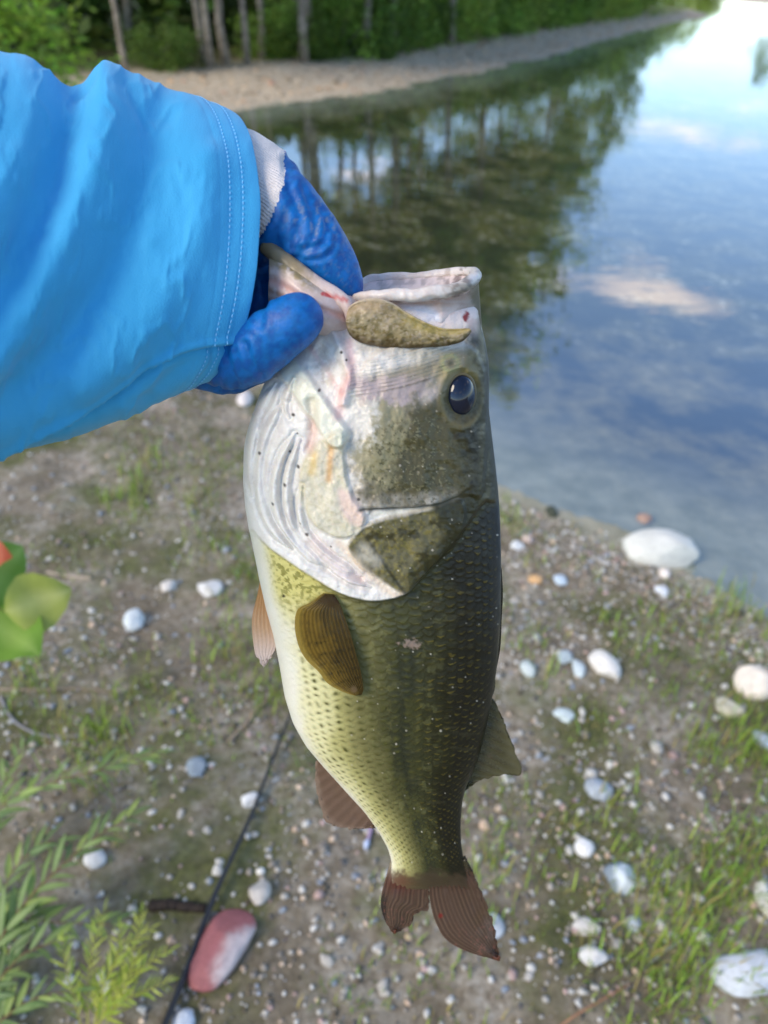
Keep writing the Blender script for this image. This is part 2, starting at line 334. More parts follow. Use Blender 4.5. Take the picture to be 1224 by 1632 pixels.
# shrubs at the trees' feet
def shrub_mesh(base, nl, leaf, seed, w_=1.0, h_=1.3):
    r = np.random.default_rng(seed); m_ = 46
    a = r.uniform(0, 6.28, m_); rr = np.sqrt(r.uniform(0, 1, m_))*w_; zz = r.uniform(0.05, 1, m_)*h_*(1-0.45*(rr/w_)**2)
    C = np.concatenate([np.array([math.cos(q)*s, math.sin(q)*s, z])+r.normal(0, 0.15, (nl//m_, 3)) for q, s, z in zip(a, rr, zz)])
    tone = np.repeat(np.exp(r.normal(0, 0.2, m_)), nl//m_)[:, None]; C[:, 2] = np.abs(C[:, 2])
    v, f, c = leaf_cloud(C, leaf, leaf_cols(len(C), base)*tone, ratio=0.35)
    V, F = [], []
    for q in range(9):
        P = np.linspace([0, 0, 0], [math.cos(a[q])*rr[q]*.8, math.sin(a[q])*rr[q]*.8, zz[q]], 5)+r.normal(0, .02, (5, 3)); tv, tf = tube(P, np.linspace(.018, .005, 5), 5); off = sum(len(x) for x in V); V.append(tv); F += [[x+off for x in g] for g in tf]
    return mesh('foliage', v, f, c, smooth=False), mesh('stem', np.vstack(V), F)
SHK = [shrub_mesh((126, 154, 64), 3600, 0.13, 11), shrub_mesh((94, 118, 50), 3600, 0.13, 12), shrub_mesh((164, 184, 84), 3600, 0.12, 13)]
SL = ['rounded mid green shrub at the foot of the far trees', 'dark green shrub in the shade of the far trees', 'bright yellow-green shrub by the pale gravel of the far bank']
SG = ['mid green bank shrubs', 'dark green bank shrubs', 'bright yellow-green bank shrubs']
def shrub(x, y, s, kd, label=None, group=None, kinds=SHK):
    t = thing('bank_shrub', label or SL[kd], 'shrub', (x, y, float(height(x, y))-.03), None if label else SG[kd]); t.rotation_euler[2] = random.uniform(0, 6); t.scale = (s, s, s*random.uniform(.85, 1.2))
    obj('foliage', kinds[kd][0], leafm, t); obj('stem', kinds[kd][1], barkm, t)
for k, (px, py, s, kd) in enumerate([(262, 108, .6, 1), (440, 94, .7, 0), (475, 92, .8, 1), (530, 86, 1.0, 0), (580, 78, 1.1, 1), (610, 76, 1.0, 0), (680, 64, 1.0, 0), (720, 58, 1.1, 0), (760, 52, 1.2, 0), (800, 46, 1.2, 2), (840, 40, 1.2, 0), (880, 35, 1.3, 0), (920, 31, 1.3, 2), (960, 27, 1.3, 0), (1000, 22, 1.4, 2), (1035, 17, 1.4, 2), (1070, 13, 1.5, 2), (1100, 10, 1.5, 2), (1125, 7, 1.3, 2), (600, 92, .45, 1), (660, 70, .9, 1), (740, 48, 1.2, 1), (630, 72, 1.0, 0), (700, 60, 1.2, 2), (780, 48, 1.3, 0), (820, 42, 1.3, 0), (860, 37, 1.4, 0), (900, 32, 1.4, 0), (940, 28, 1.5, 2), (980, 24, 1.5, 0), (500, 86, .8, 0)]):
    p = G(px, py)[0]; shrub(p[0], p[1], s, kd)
# the bright willow bush on the near left bank
WB = [shrub_mesh((146, 174, 66), 9000, 0.105, 31, 1.15, 2.3)]
for q, (x, y, s) in enumerate([(-4.35, 8.3, 1.2)]):
    shrub(x, y, s, 0, 'bright yellow-green willow bush on the bank above the blue sleeve', kinds=WB)
# dark wood behind: one mass
m_ = 15000; t_ = RNG.uniform(0, 1, m_); p = spl([(-14, 13), (-7, 18.5), (-3.5, 22), (-1.5, 27), (2, 35), (6, 45), (9.5, 52)], t=t_)
C = np.c_[p[:, 0]+RNG.normal(0, 1.1, m_)-0.6, p[:, 1]+RNG.normal(0, 1.1, m_), np.abs(RNG.normal(0, 1, m_))*np.interp(t_, [0, .7, 1], [2.2, 1.6, 0.9])+0.3]
C[:, 2] *= 0.55+0.75*fbm(C[:, 0]*.5, C[:, 1]*.5, o=2, s=5)
C[:, 2] = np.minimum(C[:, 2], 1.5+.5*RNG.uniform(0, 1, m_)); v, f, c = leaf_cloud(C, 0.34, leaf_cols(m_, (84, 106, 48), .35), ratio=.6)
tag(obj('woodland', mesh('woodland', v, f, c, smooth=False), leafm), 'mass of dark green undergrowth behind the far bank trees', 'woodland', kind='stuff')
# the trees of the opposite shore, mirrored at the right edge
for q, (x, y, H) in enumerate([(30.0, 70.5, 5.5), (33.5, 72, 6)]):
    tree(x, y, H, [1, 0][q], 'tree on the opposite shore across the open water', 'opposite shore trees', q*2.0)

# ---------------------------------------------------------------- stones, gravel
stonem = attr_mat('river_stone', rough=0.7, spec=0.35, noise=0.28, bump=0.5, bscale=140, rvar=.12)
def ico(sub):
    bm = bmesh.new(); bmesh.ops.create_icosphere(bm, subdivisions=sub, radius=1); V = np.array([v.co[:] for v in bm.verts]); F = np.array([[q.index for q in f.verts] for f in bm.faces]); bm.free(); return V, F
I1, I2, I3 = ico(1), ico(2), ico(4)
def stone_shape(I, seed, rough=0.22, facet=0.0):
    V = I[0].copy(); r = np.random.default_rng(seed); s = seed*7.3
    d = fbm(V[:, 0]*1.3+s, V[:, 1]*1.3, V[:, 2]*1.3, o=3, s=seed)-.5; V = V*(1+d[:, None]*rough*2.2)
    for _ in range(int(facet)):
        nrm = r.normal(size=3); nrm /= np.linalg.norm(nrm); k = V@nrm; lim = r.uniform(.55, .8); V = V-np.maximum(k-lim, 0)[:, None]*nrm*0.85
    return V
def place_on(px, py): p = G(px, py)[0]; return p
def stone(px, py, wpx, hpx, rot, rgb, label, flat=0.5, facet=3, seed=1, rgb2=None, split=0.0, group=None, name='stone', sub=I3, embed=.3):
    """a stone whose outline covers about wpx x hpx photograph pixels; rot turns its long axis (degrees, in plan)"""
    p = place_on(px, py); dep = (p-EYE)@FW; el = math.asin((EYE-p)[2]/np.linalg.norm(p-EYE))
    sx = wpx/2*dep/FPX; sy = max(hpx/2*dep/FPX/max(math.sin(el), .3), 0.004)*0.92; sz = flat*min(sx, sy)
    V = stone_shape(sub, seed, facet=facet)
    cc = np.repeat(lin(rgb)[None], len(V), 0)*(1+0.5*(fbm(V[:, 0]*3+seed, V[:, 1]*3, V[:, 2]*3, o=4, s=seed)[:, None]-.5))
    if rgb2 is not None:
        k = sst(-.25, .25, V[:, 0]*.8+V[:, 2]*.5-split+(fbm(V[:, 0]*4, V[:, 1]*4, V[:, 2]*4, s=4)-.5)*.5); cc = cc*(1-k[:, None])+lin(rgb2)*k[:, None]
    V = V*[sx, sy, sz]; a = math.radians(rot); R = np.array([[math.cos(a), -math.sin(a), 0], [math.sin(a), math.cos(a), 0], [0, 0, 1]]); V = V@R.T
    o = obj(name, mesh(name, V, sub[1], cc), stonem, None, (p[0], p[1], float(height(p[0], p[1]))+sz*(1-embed*2.0)))
    return tag(o, label, 'stone', group)
W_ = (225, 222, 212)
stone(1048, 886, 116, 50, -14, (216, 214, 202), 'long flat white stone lying at the water edge', .75, 4, 3)
stone(964, 1066, 42, 50, 20, (228, 222, 210), 'upright oval white stone standing in green grass', .7, 2, 5)
stone(1203, 1097, 66, 44, 5, (236, 222, 202), 'rounded cream stone with orange lower edge beside the wet gravel', .9, 2, 6, (205, 160, 110), .75)
stone(1160, 1131, 50, 30, -20, (206, 198, 172), 'beige wedge stone just below the rounded cream stone', .6, 4, 8)
stone(1190, 1553, 120, 66, 8, (202, 206, 208), 'big pale blue-grey rock with a dark hollow on top', .7, 4, 9)
stone(1186, 1533, 38, 14, 0, (92, 98, 106), 'dark grey piece marking the hollow on the big pale rock', .5, 3, 10, embed=-1.6)  # separate dark piece laid on top, standing for the rock's hollow
stone(358, 1511, 78, 128, -24, (166, 102, 100), 'long red-pink stone with a white side next to the rod', .62, 1, 12, (206, 190, 184), .62)
stone(214, 992, 34, 32, 10, (206, 212, 210), 'round pale grey-white stone left of the hanging fish', .8, 2, 14)
stone(334, 941, 44, 24, 5, (214, 212, 206), 'flat whitish stone in mossy ground between sleeve and fish fin', .55, 3, 15)
stone(268, 936, 28, 18, 0, (216, 208, 196), 'small cream oval stone beside the flat whitish stone', .6, 3, 16)
stone(152, 1372, 34, 32, 40, (214, 212, 208), 'white round stone under the willow leaves', .8, 2, 17)
stone(314, 1226, 36, 30, -40, (138, 150, 158), 'slate blue-grey angular stone above the pink stone', .6, 4, 18)
stone(399, 1276, 28, 26, 0, (222, 220, 214), 'white egg shaped pebble close to the dark rod', .8, 2, 19)
stone(414, 1424, 36, 38, 0, (188, 182, 172), 'greyish rounded stone right of the dark rod', .7, 3, 20)
stone(930, 1354, 32, 28, 0, (230, 228, 222), 'clean white rounded stone on bare brown gravel', .8, 1, 21)
stone(987, 1402, 50, 46, -30, (128, 140, 148), 'blue-grey stone with white patches on the brown gravel', .6, 4, 22, (206, 214, 214), .1)
stone(936, 1478, 48, 30, 0, (212, 206, 196), 'flat off-white stone lying right of the tail fin', .5, 4, 23)
stone(944, 1527, 46, 30, -5, (220, 216, 208), 'larger off-white stone below its flat neighbour', .7, 3, 24)
stone(956, 1262, 48, 34, -35, (168, 175, 180), 'pale blue stone with a rusty corner in mid gravel', .6, 4, 25)
stone(902, 1142, 38, 22, -20, (196, 208, 206), 'pale greenish grey flat stone in the grass', .5, 3, 26)
stone(842, 1068, 28, 26, 0, (198, 206, 200), 'pale green-grey round stone beside the fish back', .7, 2, 27)
stone(920, 1068, 24, 28, 0, (196, 206, 204), 'grey-green oval stone next to the upright white stone', .7, 2, 28)
stone(900, 1050, 26, 22, -20, (176, 188, 188), 'blunt grey stone in the grass by the pale oval one', .6, 3, 29)
stone(1010, 1474, 24, 24, 0, (188, 196, 200), 'small blue-grey round stone beside broad grass leaves', .7, 2, 30)
stone(1222, 1438, 34, 60, 0, (226, 224, 214), 'tall cream stone among grass at the gravel edge', .8, 2, 31)
stone(1216, 1184, 30, 34, 30, (186, 198, 210), 'pale bluish stone leaning in tall grass', .8, 3, 32)
stone(823, 872, 22, 14, 0, (226, 226, 220), 'small bright white pebble near the muddy shore', .6, 2, 33)
stone(840, 860, 18, 14, 0, (206, 186, 172), 'small pinkish pebble near the muddy shore', .6, 2, 34)
stone(853, 925, 24, 14, 0, (212, 170, 120), 'small orange-tan pebble on the shore', .6, 2, 35)
stone(892, 926, 26, 16, -15, (190, 204, 212), 'small pale blue flat pebble on the shore', .5, 2, 36)
stone(1026, 829, 24, 16, 0, (170, 140, 122), 'small pinkish brown stone in the shallow water', .6, 2, 37)
stone(880, 818, 22, 18, 0, (70, 74, 58), 'small dark mossy stone in the shallow water', .6, 2, 38)
stone(1058, 915, 20, 16, 0, (232, 220, 208), 'little creamy pebble under the long flat white stone', .7, 2, 39)
stone(1054, 945, 22, 18, 0, (224, 226, 226), 'little white pebble in wet gravel by the shore', .7, 2, 40)
stone(292, 1632, 40, 40, 0, (196, 204, 212), 'pale blue-grey stone beside the rod end', .6, 3, 41)
stone(786, 1478, 34, 40, 0, (182, 188, 190), 'grey stone half hidden behind the tail fin', .6, 3, 42)
stone(390, 640, 26, 20, 0, (222, 212, 204), 'pale pinkish stone below the gloved fingers', .8, 2, 43)

PEB = [((210, 206, 196), 'small white pebble scattered on the brown bank', 'white pebbles'), ((186, 180, 168), 'small grey-beige pebble scattered on the brown bank', 'grey-beige pebbles'),
       ((146, 154, 162), 'small slate blue pebble scattered on the brown bank', 'slate blue pebbles'), ((204, 178, 152), 'small tan pebble scattered on the brown bank', 'tan pebbles'), ((196, 168, 160), 'small pink-grey pebble scattered on the brown bank', 'pink-grey pebbles')]
PM = []
for ci, (rgb, _, _) in enumerate(PEB):
    for s in range(3):
        V = stone_shape(I2, 50+ci*5+s, facet=3); cc = np.repeat(lin(rgb)[None], len(V), 0)*(1+.5*(fbm(V[:, 0]*3+s, V[:, 1]*3, V[:, 2]*3, s=ci)[:, None]-.5))
        PM.append(mesh('pebble', V*[1, .8, .55], I2[1], cc))
PXX, PYY = RNG.uniform(0, 1224, 1500), RNG.uniform(640, 1632, 1500); PG = G(PXX, PYY); PS = shore(PG[:, 0], PG[:, 1]); PH = height(PG[:, 0], PG[:, 1]); cnt = 0
for px, py, p, sh, hz in zip(PXX, PYY, PG, PS, PH):
    if cnt >= 260: break
    if sh < .03 or (400 < px < 790 and 560 < py < 1300) or (px < 160 and py > 1150 and random.random() < .7): continue
    ci = random.choices(range(5), [.42, .27, .13, .10, .08])[0]; s = random.uniform(0.0055, 0.0115)*random.choice([1, 1, 1.3])
    o = obj('pebble', PM[ci*3+random.randrange(3)], stonem, None, (p[0], p[1], float(hz)+s*.22)); o.scale = (s, s*random.uniform(.7, 1.1), s*random.uniform(.7, 1.2)); o.rotation_euler = (random.uniform(-.4, .4), random.uniform(-.4, .4), random.uniform(0, 6.3))
    tag(o, PEB[ci][1], 'pebble', PEB[ci][2]); cnt += 1
# the uncountable rest: gravel
def scatter(mtot, x0, x1, y0, y1, dens):
    X = RNG.uniform(x0, x1, mtot); Y = RNG.uniform(y0, y1, mtot); k = RNG.uniform(0, 1, mtot) < dens(X, Y); return X[k], Y[k]
X, Y = scatter(90000, -2.4, 2.4, 0.4, 4.4, lambda x, y: sst(-.05, .05, shore(x, y))*np.clip(0.25+2.2*(fbm(x*2.2, y*2.2, s=40)-.36), .12, 1)*np.clip(1.6/np.maximum(y, .6), .25, 1)*(np.abs(x) < 0.5+y*.55))
Xs, Ys = scatter(16000, .5, 1.6, 1.2, 2.3, lambda x, y: np.exp(-((shore(x, y)-.13)/.11)**2)*.8); X = np.r_[X, Xs]; Y = np.r_[Y, Ys]
nP = len(X); S = np.exp(RNG.normal(math.log(.0040), .48, nP)); Z = height(X, Y)
base = np.stack([stone_shape(I1, 90+q, facet=2) for q in range(8)]); idx = RNG.integers(0, 8, nP); a = RNG.uniform(0, 6.28, nP)
V = base[idx]*np.array([1, .78, .6])*S[:, None, None]; ca, sa = np.cos(a)[:, None], np.sin(a)[:, None]
V = np.stack([V[..., 0]*ca-V[..., 1]*sa+X[:, None], V[..., 0]*sa+V[..., 1]*ca+Y[:, None], V[..., 2]+Z[:, None]+S[:, None]*.25], -1)
pal = np.array([lin(c) for c in [(204, 200, 190), (184, 178, 166), (150, 142, 130), (112, 106, 98), (150, 155, 162), (198, 176, 152), (176, 150, 140), (96, 86, 70)]])
cc = pal[RNG.choice(8, nP, p=[.13, .21, .21, .16, .08, .08, .06, .07])]*np.exp(RNG.normal(0, .15, (nP, 1)))
F = (I1[1][None]+(np.arange(nP)*len(I1[0]))[:, None, None]).reshape(-1, 3)
tag(obj('gravel', mesh('gravel', V.reshape(-1, 3), F, np.repeat(np.clip(cc, 0, .85), len(I1[0]), 0)), stonem), 'mixed white grey and brown gravel covering the bank', 'gravel', kind='stuff')
# gravel of the far bank
X, Y = scatter(70000, -4, 17, 12, 47, lambda x, y: sst(-.1, .3, shore(x, y))*(1-sst(2.2, 3.4, shore(x, y)))*np.clip(22/(y+2), .2, 1))
nP = len(X); S = np.exp(RNG.normal(math.log(.015), .5, nP)); Z = height(X, Y); idx = RNG.integers(0, 8, nP)
V = base[idx]*np.array([1, .8, .6])*S[:, None, None]+np.stack([X, Y, Z+S*.2], -1)[:, None]
cc = pal[RNG.choice(8, nP, p=[.12, .24, .24, .14, .04, .12, .06, .04])]*np.array([1.22, 1.02, .80]); F = (I1[1][None]+(np.arange(nP)*len(I1[0]))[:, None, None]).reshape(-1, 3)
tag(obj('far_gravel', mesh('far_gravel', V.reshape(-1, 3), F, np.repeat(cc, len(I1[0]), 0)), stonem), 'pale stony beach along the far bank', 'gravel', kind='stuff')

# ---------------------------------------------------------------- grass
grassm = attr_mat('grass_blade', rough=0.6, spec=.25, trans=.3)
def grass(name, tx, ty, per, hgt, rgb, label, spread=.03, wid=.0016):
    m = len(tx)*per; X = np.repeat(tx, per)+RNG.normal(0, spread, m); Y = np.repeat(ty, per)+RNG.normal(0, spread, m); Z = height(X, Y)-.003
    h = hgt*RNG.uniform(.35, 1.2, m); a = RNG.uniform(0, 6.28, m); ln = RNG.uniform(.15, .8, m)*h; D = np.stack([np.cos(a), np.sin(a), 0*a], -1); Sx = np.stack([-np.sin(a), np.cos(a), 0*a], -1)*(wid*RNG.uniform(.6, 1.4, m))[:, None]
    B = np.stack([X, Y, Z], -1); zz = np.array([0, 0, 1.])
    M = B+D*(ln*.35)[:, None]+zz*(h*.62)[:, None]; T = B+D*ln[:, None]+zz*(h*.95)[:, None]
    V = np.stack([B-Sx, B+Sx, M+Sx*.8, M-Sx*.8, T+Sx*.15, T-Sx*.15], 1).reshape(-1, 3); q = np.arange(m)[:, None]*6
    F = np.concatenate([q+[0, 1, 2, 3], q+[3, 2, 4, 5]]); cc = leaf_cols(m, rgb, .22); dry = RNG.uniform(0, 1, m) < .16; cc[dry] = lin((176, 160, 96))
    tag(obj(name, mesh(name, V, F, np.repeat(cc, 6, 0)), grassm), label, 'grass', kind='stuff')
gd = lambda x, y: sst(.02, .12, shore(x, y))*sst(.46, .66, fbm(x*3.1+7, y*3.1, o=4, s=77))*(np.abs(x) < .5+y*.6)
X, Y = scatter(13000, -2.4, 2.2, .45, 4.6, gd)
grass('grass', X, Y, 6, .032, (142, 162, 72), 'short patchy green grass growing between the stones')
tuf = [(1180, 1180, 26), (1130, 1190, 18), (1215, 1230, 26), (1150, 1400, 30), (1190, 1370, 34), (1110, 1440, 22), (1060, 1470, 26), (1100, 1550, 34), (1180, 1490, 20), (1050, 1560, 24), (1000, 1545, 16), (980, 1005, 14), (870, 1040, 14), (1170, 990, 22), (1200, 980, 20), (820, 830, 14), (340, 870, 16), (400, 900, 20), (230, 745, 22), (205, 790, 18), (390, 1040, 20), (370, 1000, 16), (430, 1110, 18), (160, 1180, 22), (60, 1090, 22), (120, 1210, 24), (790, 1410, 12), (990, 1290, 12), (330, 790, 16)]
tx, ty = [], []
for px, py, k in tuf:
    p = G(px, py)[0]; tx += list(p[0]+RNG.normal(0, .055, k)); ty += list(p[1]+RNG.normal(0, .06, k))
grass('tall_grass', np.array(tx), np.array(ty), 5, .06, (146, 170, 70), 'taller bright green grass tufts on the bank', .02, .0016)

# ================================================================ the bass
FZ0, FK = 0.4378, 0.30                                   # the fish hangs in this leaning plane in front of the lens
NRM = (-FW-FK*UP); NRM /= np.linalg.norm(NRM); P0 = EYE+FW*FZ0
def PP(px, py, h=0.0):
    """point of pixel (px,py) that lies h metres in front of the fish's middle plane"""
    r = ray(px, py); d = ((P0-EYE)@NRM+np.asarray(h, float))/(r@NRM); return EYE+r*d[..., None]
def proj(P):
    q = np.asarray(P)-EYE; d = q@FW; return CX+FPX*(q@RT)/d, CY-FPX*(q@UP)/d
FROOT = PP(np.array(620.), np.array(500.), 0.0)
fish = thing('bass', 'big-mouthed green bass with white throat hanging from the blue-gloved hand', 'fish', tuple(FROOT))
def F_(V): return np.asarray(V)-FROOT
YR = [(478, 764), (500, 765), (520, 767), (545, 773), (575, 778), (610, 779), (650, 778), (700, 784), (750, 790), (800, 795), (870, 798), (930, 798), (990, 797), (1040, 793), (1080, 789), (1110, 784), (1150, 776), (1190, 767), (1220, 757), (1250, 743), (1275, 737), (1310, 734), (1345, 735), (1370, 739), (1396, 744), (1416, 748)]
YL = [(478, 530), (500, 512), (520, 490), (540, 470), (560, 452), (580, 437), (600, 427), (625, 416), (650, 407), (680, 397), (710, 391), (760, 390), (800, 393), (840, 400), (880, 408), (920, 416), (960, 425), (1000, 436), (1050, 446), (1100, 454), (1140, 466), (1175, 485), (1210, 513), (1245, 543), (1285, 578), (1320, 602), (1350, 618), (1372, 624), (1396, 623), (1416, 622)]
YB = [(478, .012), (500, .020), (540, .028), (600, .036), (680, .042), (760, .044), (860, .044), (960, .042), (1060, .038), (1160, .030), (1240, .020), (1310, .0125), (1360, .008), (1390, .0046), (1402, .0022), (1416, .0004)]
def smooth_interp(T, y):
    T = np.array(T, float); f = np.linspace(T[0, 0], T[-1, 0], 600); v = np.interp(f, T[:, 0], T[:, 1]); k = np.ones(9)/9
    v = np.convolve(np.pad(v, 4, mode='edge'), k, mode='valid'); return np.interp(y, f, v)
NR, NF, NB = 820, 300, 40
yy = np.linspace(478, 1416, NR); xl, xr, hb = smooth_interp(YL, yy), smooth_interp(YR, yy), smooth_interp(YB, yy)
s_ = np.linspace(-1, 1, NF); tf = math.pi/2*(1-.55*s_-.45*s_**3)       # denser in the middle than a plain circle
tb_ = math.pi+np.linspace(0, math.pi, NB+2)[1:-1]; tt = np.r_[np.sort(tf), tb_]
ct, st_ = np.cos(tt), np.sin(tt)                           # ct=+1 dorsal edge, -1 ventral edge
Cx, Ax = (xl+xr)/2, (xr-xl)/2
BX = Cx[:, None]+Ax[:, None]*ct[None]; BY = np.repeat(yy[:, None], len(tt), 1)
ww = 0.93; H0 = hb[:, None]*np.sign(st_)[None]*np.abs(st_)[None]**ww*(1-0.20*ct[None])      # belly side a little fuller than the back
base0 = PP(BX, BY, 0.0); Vb = base0+NRM*H0[..., None]
mir = base0+NRM*np.abs(H0)[..., None]; X, Y = proj(mir)   # picture of the near flank; the far flank repeats it
VV = np.clip((BX-xl[:, None])/(xr-xl)[:, None], 0, 1)      # 0 belly edge .. 1 back edge
TH = np.arccos(np.clip(ct, -1, 1))[None].repeat(NR, 0)/math.pi   # 1 belly .. 0 back, around the flank
TH = 1-TH
# --- outlines on the flank (photograph pixels)
GILLEDGE = [(392, 815), (404, 845), (430, 872), (462, 895), (500, 920), (540, 943), (585, 956), (618, 954), (645, 945), (672, 920), (692, 900), (722, 868), (745, 835), (770, 800), (800, 770), (820, 500), (380, 500)]
OPERC = [(554, 868), (566, 848), (584, 832), (612, 822), (652, 814), (704, 800), (736, 796), (738, 836), (712, 872), (690, 898), (668, 922), (648, 944), (628, 934), (600, 916), (572, 898)]
PREOP = [(575, 834), (540, 838), (512, 822), (498, 800), (545, 690), (600, 560), (760, 560), (770, 770), (742, 786), (700, 800), (640, 806), (600, 806), (584, 818)]
INTER = [(548, 682), (520, 692), (496, 712), (482, 738), (477, 768), (482, 800), (496, 826), (520, 845), (548, 854), (574, 842), (583, 818), (560, 780), (550, 730)]
gill, oper, preo, inte = [spoly(X, Y, q) for q in (GILLEDGE, OPERC, PREOP, INTER)]
head = sst(-3, 5, gill); bodym = 1-head
# --- relief
D = np.zeros_like(X)
D += 0.0030*sst(-4, 4, gill)                                        # gill cover stands off the shoulder
D += 0.0022*sst(-3, 3, oper)+0.0028*sst(-4, 4, preo)*sst(556, 610, X)+0.0030*sst(-4, 5, inte)
folds = [[(452, 640), (425, 690), (412, 740), (414, 790), (430, 835), (465, 875)], [(470, 690), (446, 735), (438, 780), (446, 825), (480, 872), (520, 905)], [(478, 700), (462, 745), (458, 790), (468, 835), (500, 878), (550, 915), (590, 935)], [(482, 770), (478, 810), (490, 850), (530, 890), (575, 918)], [(440, 610), (410, 660), (400, 720), (402, 790)], [(470, 600), (455, 640), (462, 665)]]
for q in folds:
    dd = dline(X, Y, q)+6*sst(34, 0, np.minimum(np.hypot(X-q[0][0], Y-q[0][1]), np.hypot(X-q[-1][0], Y-q[-1][1]))); D += 0.0024*np.exp(-(dd/5.0)**2); D -= 0.0020*np.exp(-((dd-9)/3.5)**2)
mand = [(462, 585), (490, 625), (515, 660), (538, 690)]; dm = dline(X, Y, mand); D += 0.0042*sst(24, 14, dm)
groove = [(497, 640), (500, 680), (494, 712)]; dg = dline(X, Y, groove); D -= 0.0045*np.exp(-(dg/9)**2)
jawline = [(520, 500), (545, 560), (556, 600), (548, 640)]; dj = dline(X, Y, jawline); D += 0.0040*np.exp(-(dj/8)**2)
pocket = [(515, 545), (530, 590), (520, 620), (500, 580)]; pk = spoly(X, Y, pocket); D -= 0.0026*sst(-8, 8, pk)
for q in range(9):                                                   # stretched skin above the cheek
    y0 = 562+q*6; dl = dline(X, Y, [(560, y0+18), (640, y0+2), (735, y0-28)]); D += 0.0006*np.exp(-(dl/2.2)**2)
eye_c = (735, 631); de = np.hypot((X-eye_c[0])/27, (Y-eye_c[1])/37); D -= 0.0030*sst(1.25, .6, de); D += 0.0007*np.exp(-((de-1.3)/.15)**2)
seam = dline(X, Y, [(575, 808), (640, 807), (700, 800), (745, 780)]); D -= 0.0012*np.exp(-(seam/4)**2)
D += 0.0010*(fbm(X/8, Y/8, o=3, s=2)-.5)*head+0.0034*(fbm(X/24, Y/38, o=3, s=6)-.5)*head
# --- scales: rows follow the body, each scale overlaps the next
rowp = TH*30.0; ri = np.floor(rowp); rf = rowp-ri-.5
per_ = np.interp(BY, [820, 1000, 1200, 1396], [12.0, 12.5, 11.0, 8.0]); phase = np.cumsum(1/per_*(yy[1]-yy[0]), axis=0)
jit = (fbm(X/16, Y/16, o=3, s=31)-.5)*1.0
qp = phase+0.5*(ri % 2)+jit; qi = np.floor(qp); qf = qp-qi
edge = np.clip(qf-0.55*(1-(2*rf)**2), -1, 1)                        # rounded rear edge
rel = np.where(qf > 0.78-0.55*(2*rf)**2*0.6, 0.15, np.clip(qf/0.78, 0, 1))
fade = bodym*sst(.02, .10, VV)*sst(1.0, .93, VV)*sst(1392, 1350, BY)
shoulder = sst(1000, 930, Y)*sst(560, 500, X)
D += 0.00042*(rel-.5)*fade
D *= (np.abs(st_)[None]**.5)*np.where(st_ >= 0, 1, .6)[None]
# --- colour of the skin
cell = hash3(ri, qi, ri*0, 5)
belly, cream, yel, ol, mid, back = (226, 220, 200), (216, 208, 156), (182, 174, 110), (120, 114, 68), (66, 65, 34), (27, 25, 9)
wob = VV+(fbm(X/40, Y/60, o=3, s=12)-.5)*.10
lo = np.interp(BY, [820, 950, 1100, 1250, 1396], [.06, .10, .10, .06, .02])
Cc = np.repeat(lin(belly)[None], X.size, 0).reshape(*X.shape, 3)
Cc = mixc(Cc, cream, sst(lo-.03, lo+.07, wob)); Cc = mixc(Cc, yel, sst(lo+.06, lo+.20, wob)); Cc = mixc(Cc, ol, sst(lo+.12, .40, wob)); Cc = mixc(Cc, mid, sst(.32, .54, wob)); Cc = mixc(Cc, back, sst(.54, .82, wob))
blot = fbm(X/22, Y/34, o=4, s=55); band = np.exp(-((wob-np.interp(BY, [900, 1100, 1396], [.60, .56, .56]))/.085)**2)
Cc = mixc(Cc, (44, 46, 30), band*sst(.38, .56, blot)*.95)
Cc = mixc(Cc, (126, 122, 74), (1-band)*sst(.55, .75, fbm(X/9, Y/9, o=3, s=8))*sst(.3, .45, wob)*sst(.8, .6, wob)*.5)
spot = np.exp(-(((rf)/.27)**2+((qf-.62)/.24)**2))*fade
ssz = (.45+.75*cell)
Cc = mixc(Cc, (78, 76, 32), spot*ssz*sst(lo, lo+.07, wob)*sst(.78, .5, wob)*.92)
Cc = mixc(Cc, (130, 112, 40), (rel > .7)*fade*sst(.55, .72, wob)*.45*cell)                      # golden scale edges on the back
Cc = mixc(Cc, (206, 194, 110), shoulder*bodym*sst(.06, .12, VV)*.8); Cc = mixc(Cc, (120, 116, 48), shoulder*bodym*(fbm(X/4.5, Y/4.5, o=2, s=70) > .56)*sst(.06, .14, VV)*.75)
lat = fbm(X/30, Y/8, o=3, s=91); Cc = mixc(Cc, (150, 140, 100), fade*sst(.66, .8, lat)*sst(.45, .6, wob)*.06)
# head
hd = np.repeat(lin((228, 222, 210))[None], X.size, 0).reshape(*X.shape, 3)
n1, n2, n3 = fbm(X/5, Y/5, o=4, s=101), fbm(X/16, Y/16, o=4, s=102), fbm(X/2.6, Y/2.6, o=2, s=103)
n4 = fbm(X/9, Y/9, o=4, s=104); wx = X+(n2-.5)*44+(n4-.5)*30; wy = Y+(fbm(X/16, Y/16, o=4, s=105)-.5)*40+(n1-.5)*16
hd = mixc(hd, (206, 196, 190), sst(.5, .75, n2)*.5)
cheekp = [(548, 590), (590, 545), (700, 545), (800, 520), (830, 640), (830, 800), (745, 800), (690, 800), (620, 802), (570, 796), (556, 740), (560, 690), (580, 650), (560, 620)]
ck = spoly(wx, wy, cheekp); hd = mixc(hd, (150, 138, 118), sst(-22, 22, ck)*.9)
hd = mixc(hd, (74, 68, 34), sst(-26, 40, spoly(wx, wy, [(600, 690), (640, 640), (690, 610), (720, 560), (820, 540), (840, 800), (740, 800), (600, 800), (578, 770)]))*.95)
hd = mixc(hd, (150, 142, 104), sst(-8, 18, spoly(wx, wy, [(590, 600), (650, 600), (640, 720), (620, 770), (575, 770), (560, 700)]))*.7)
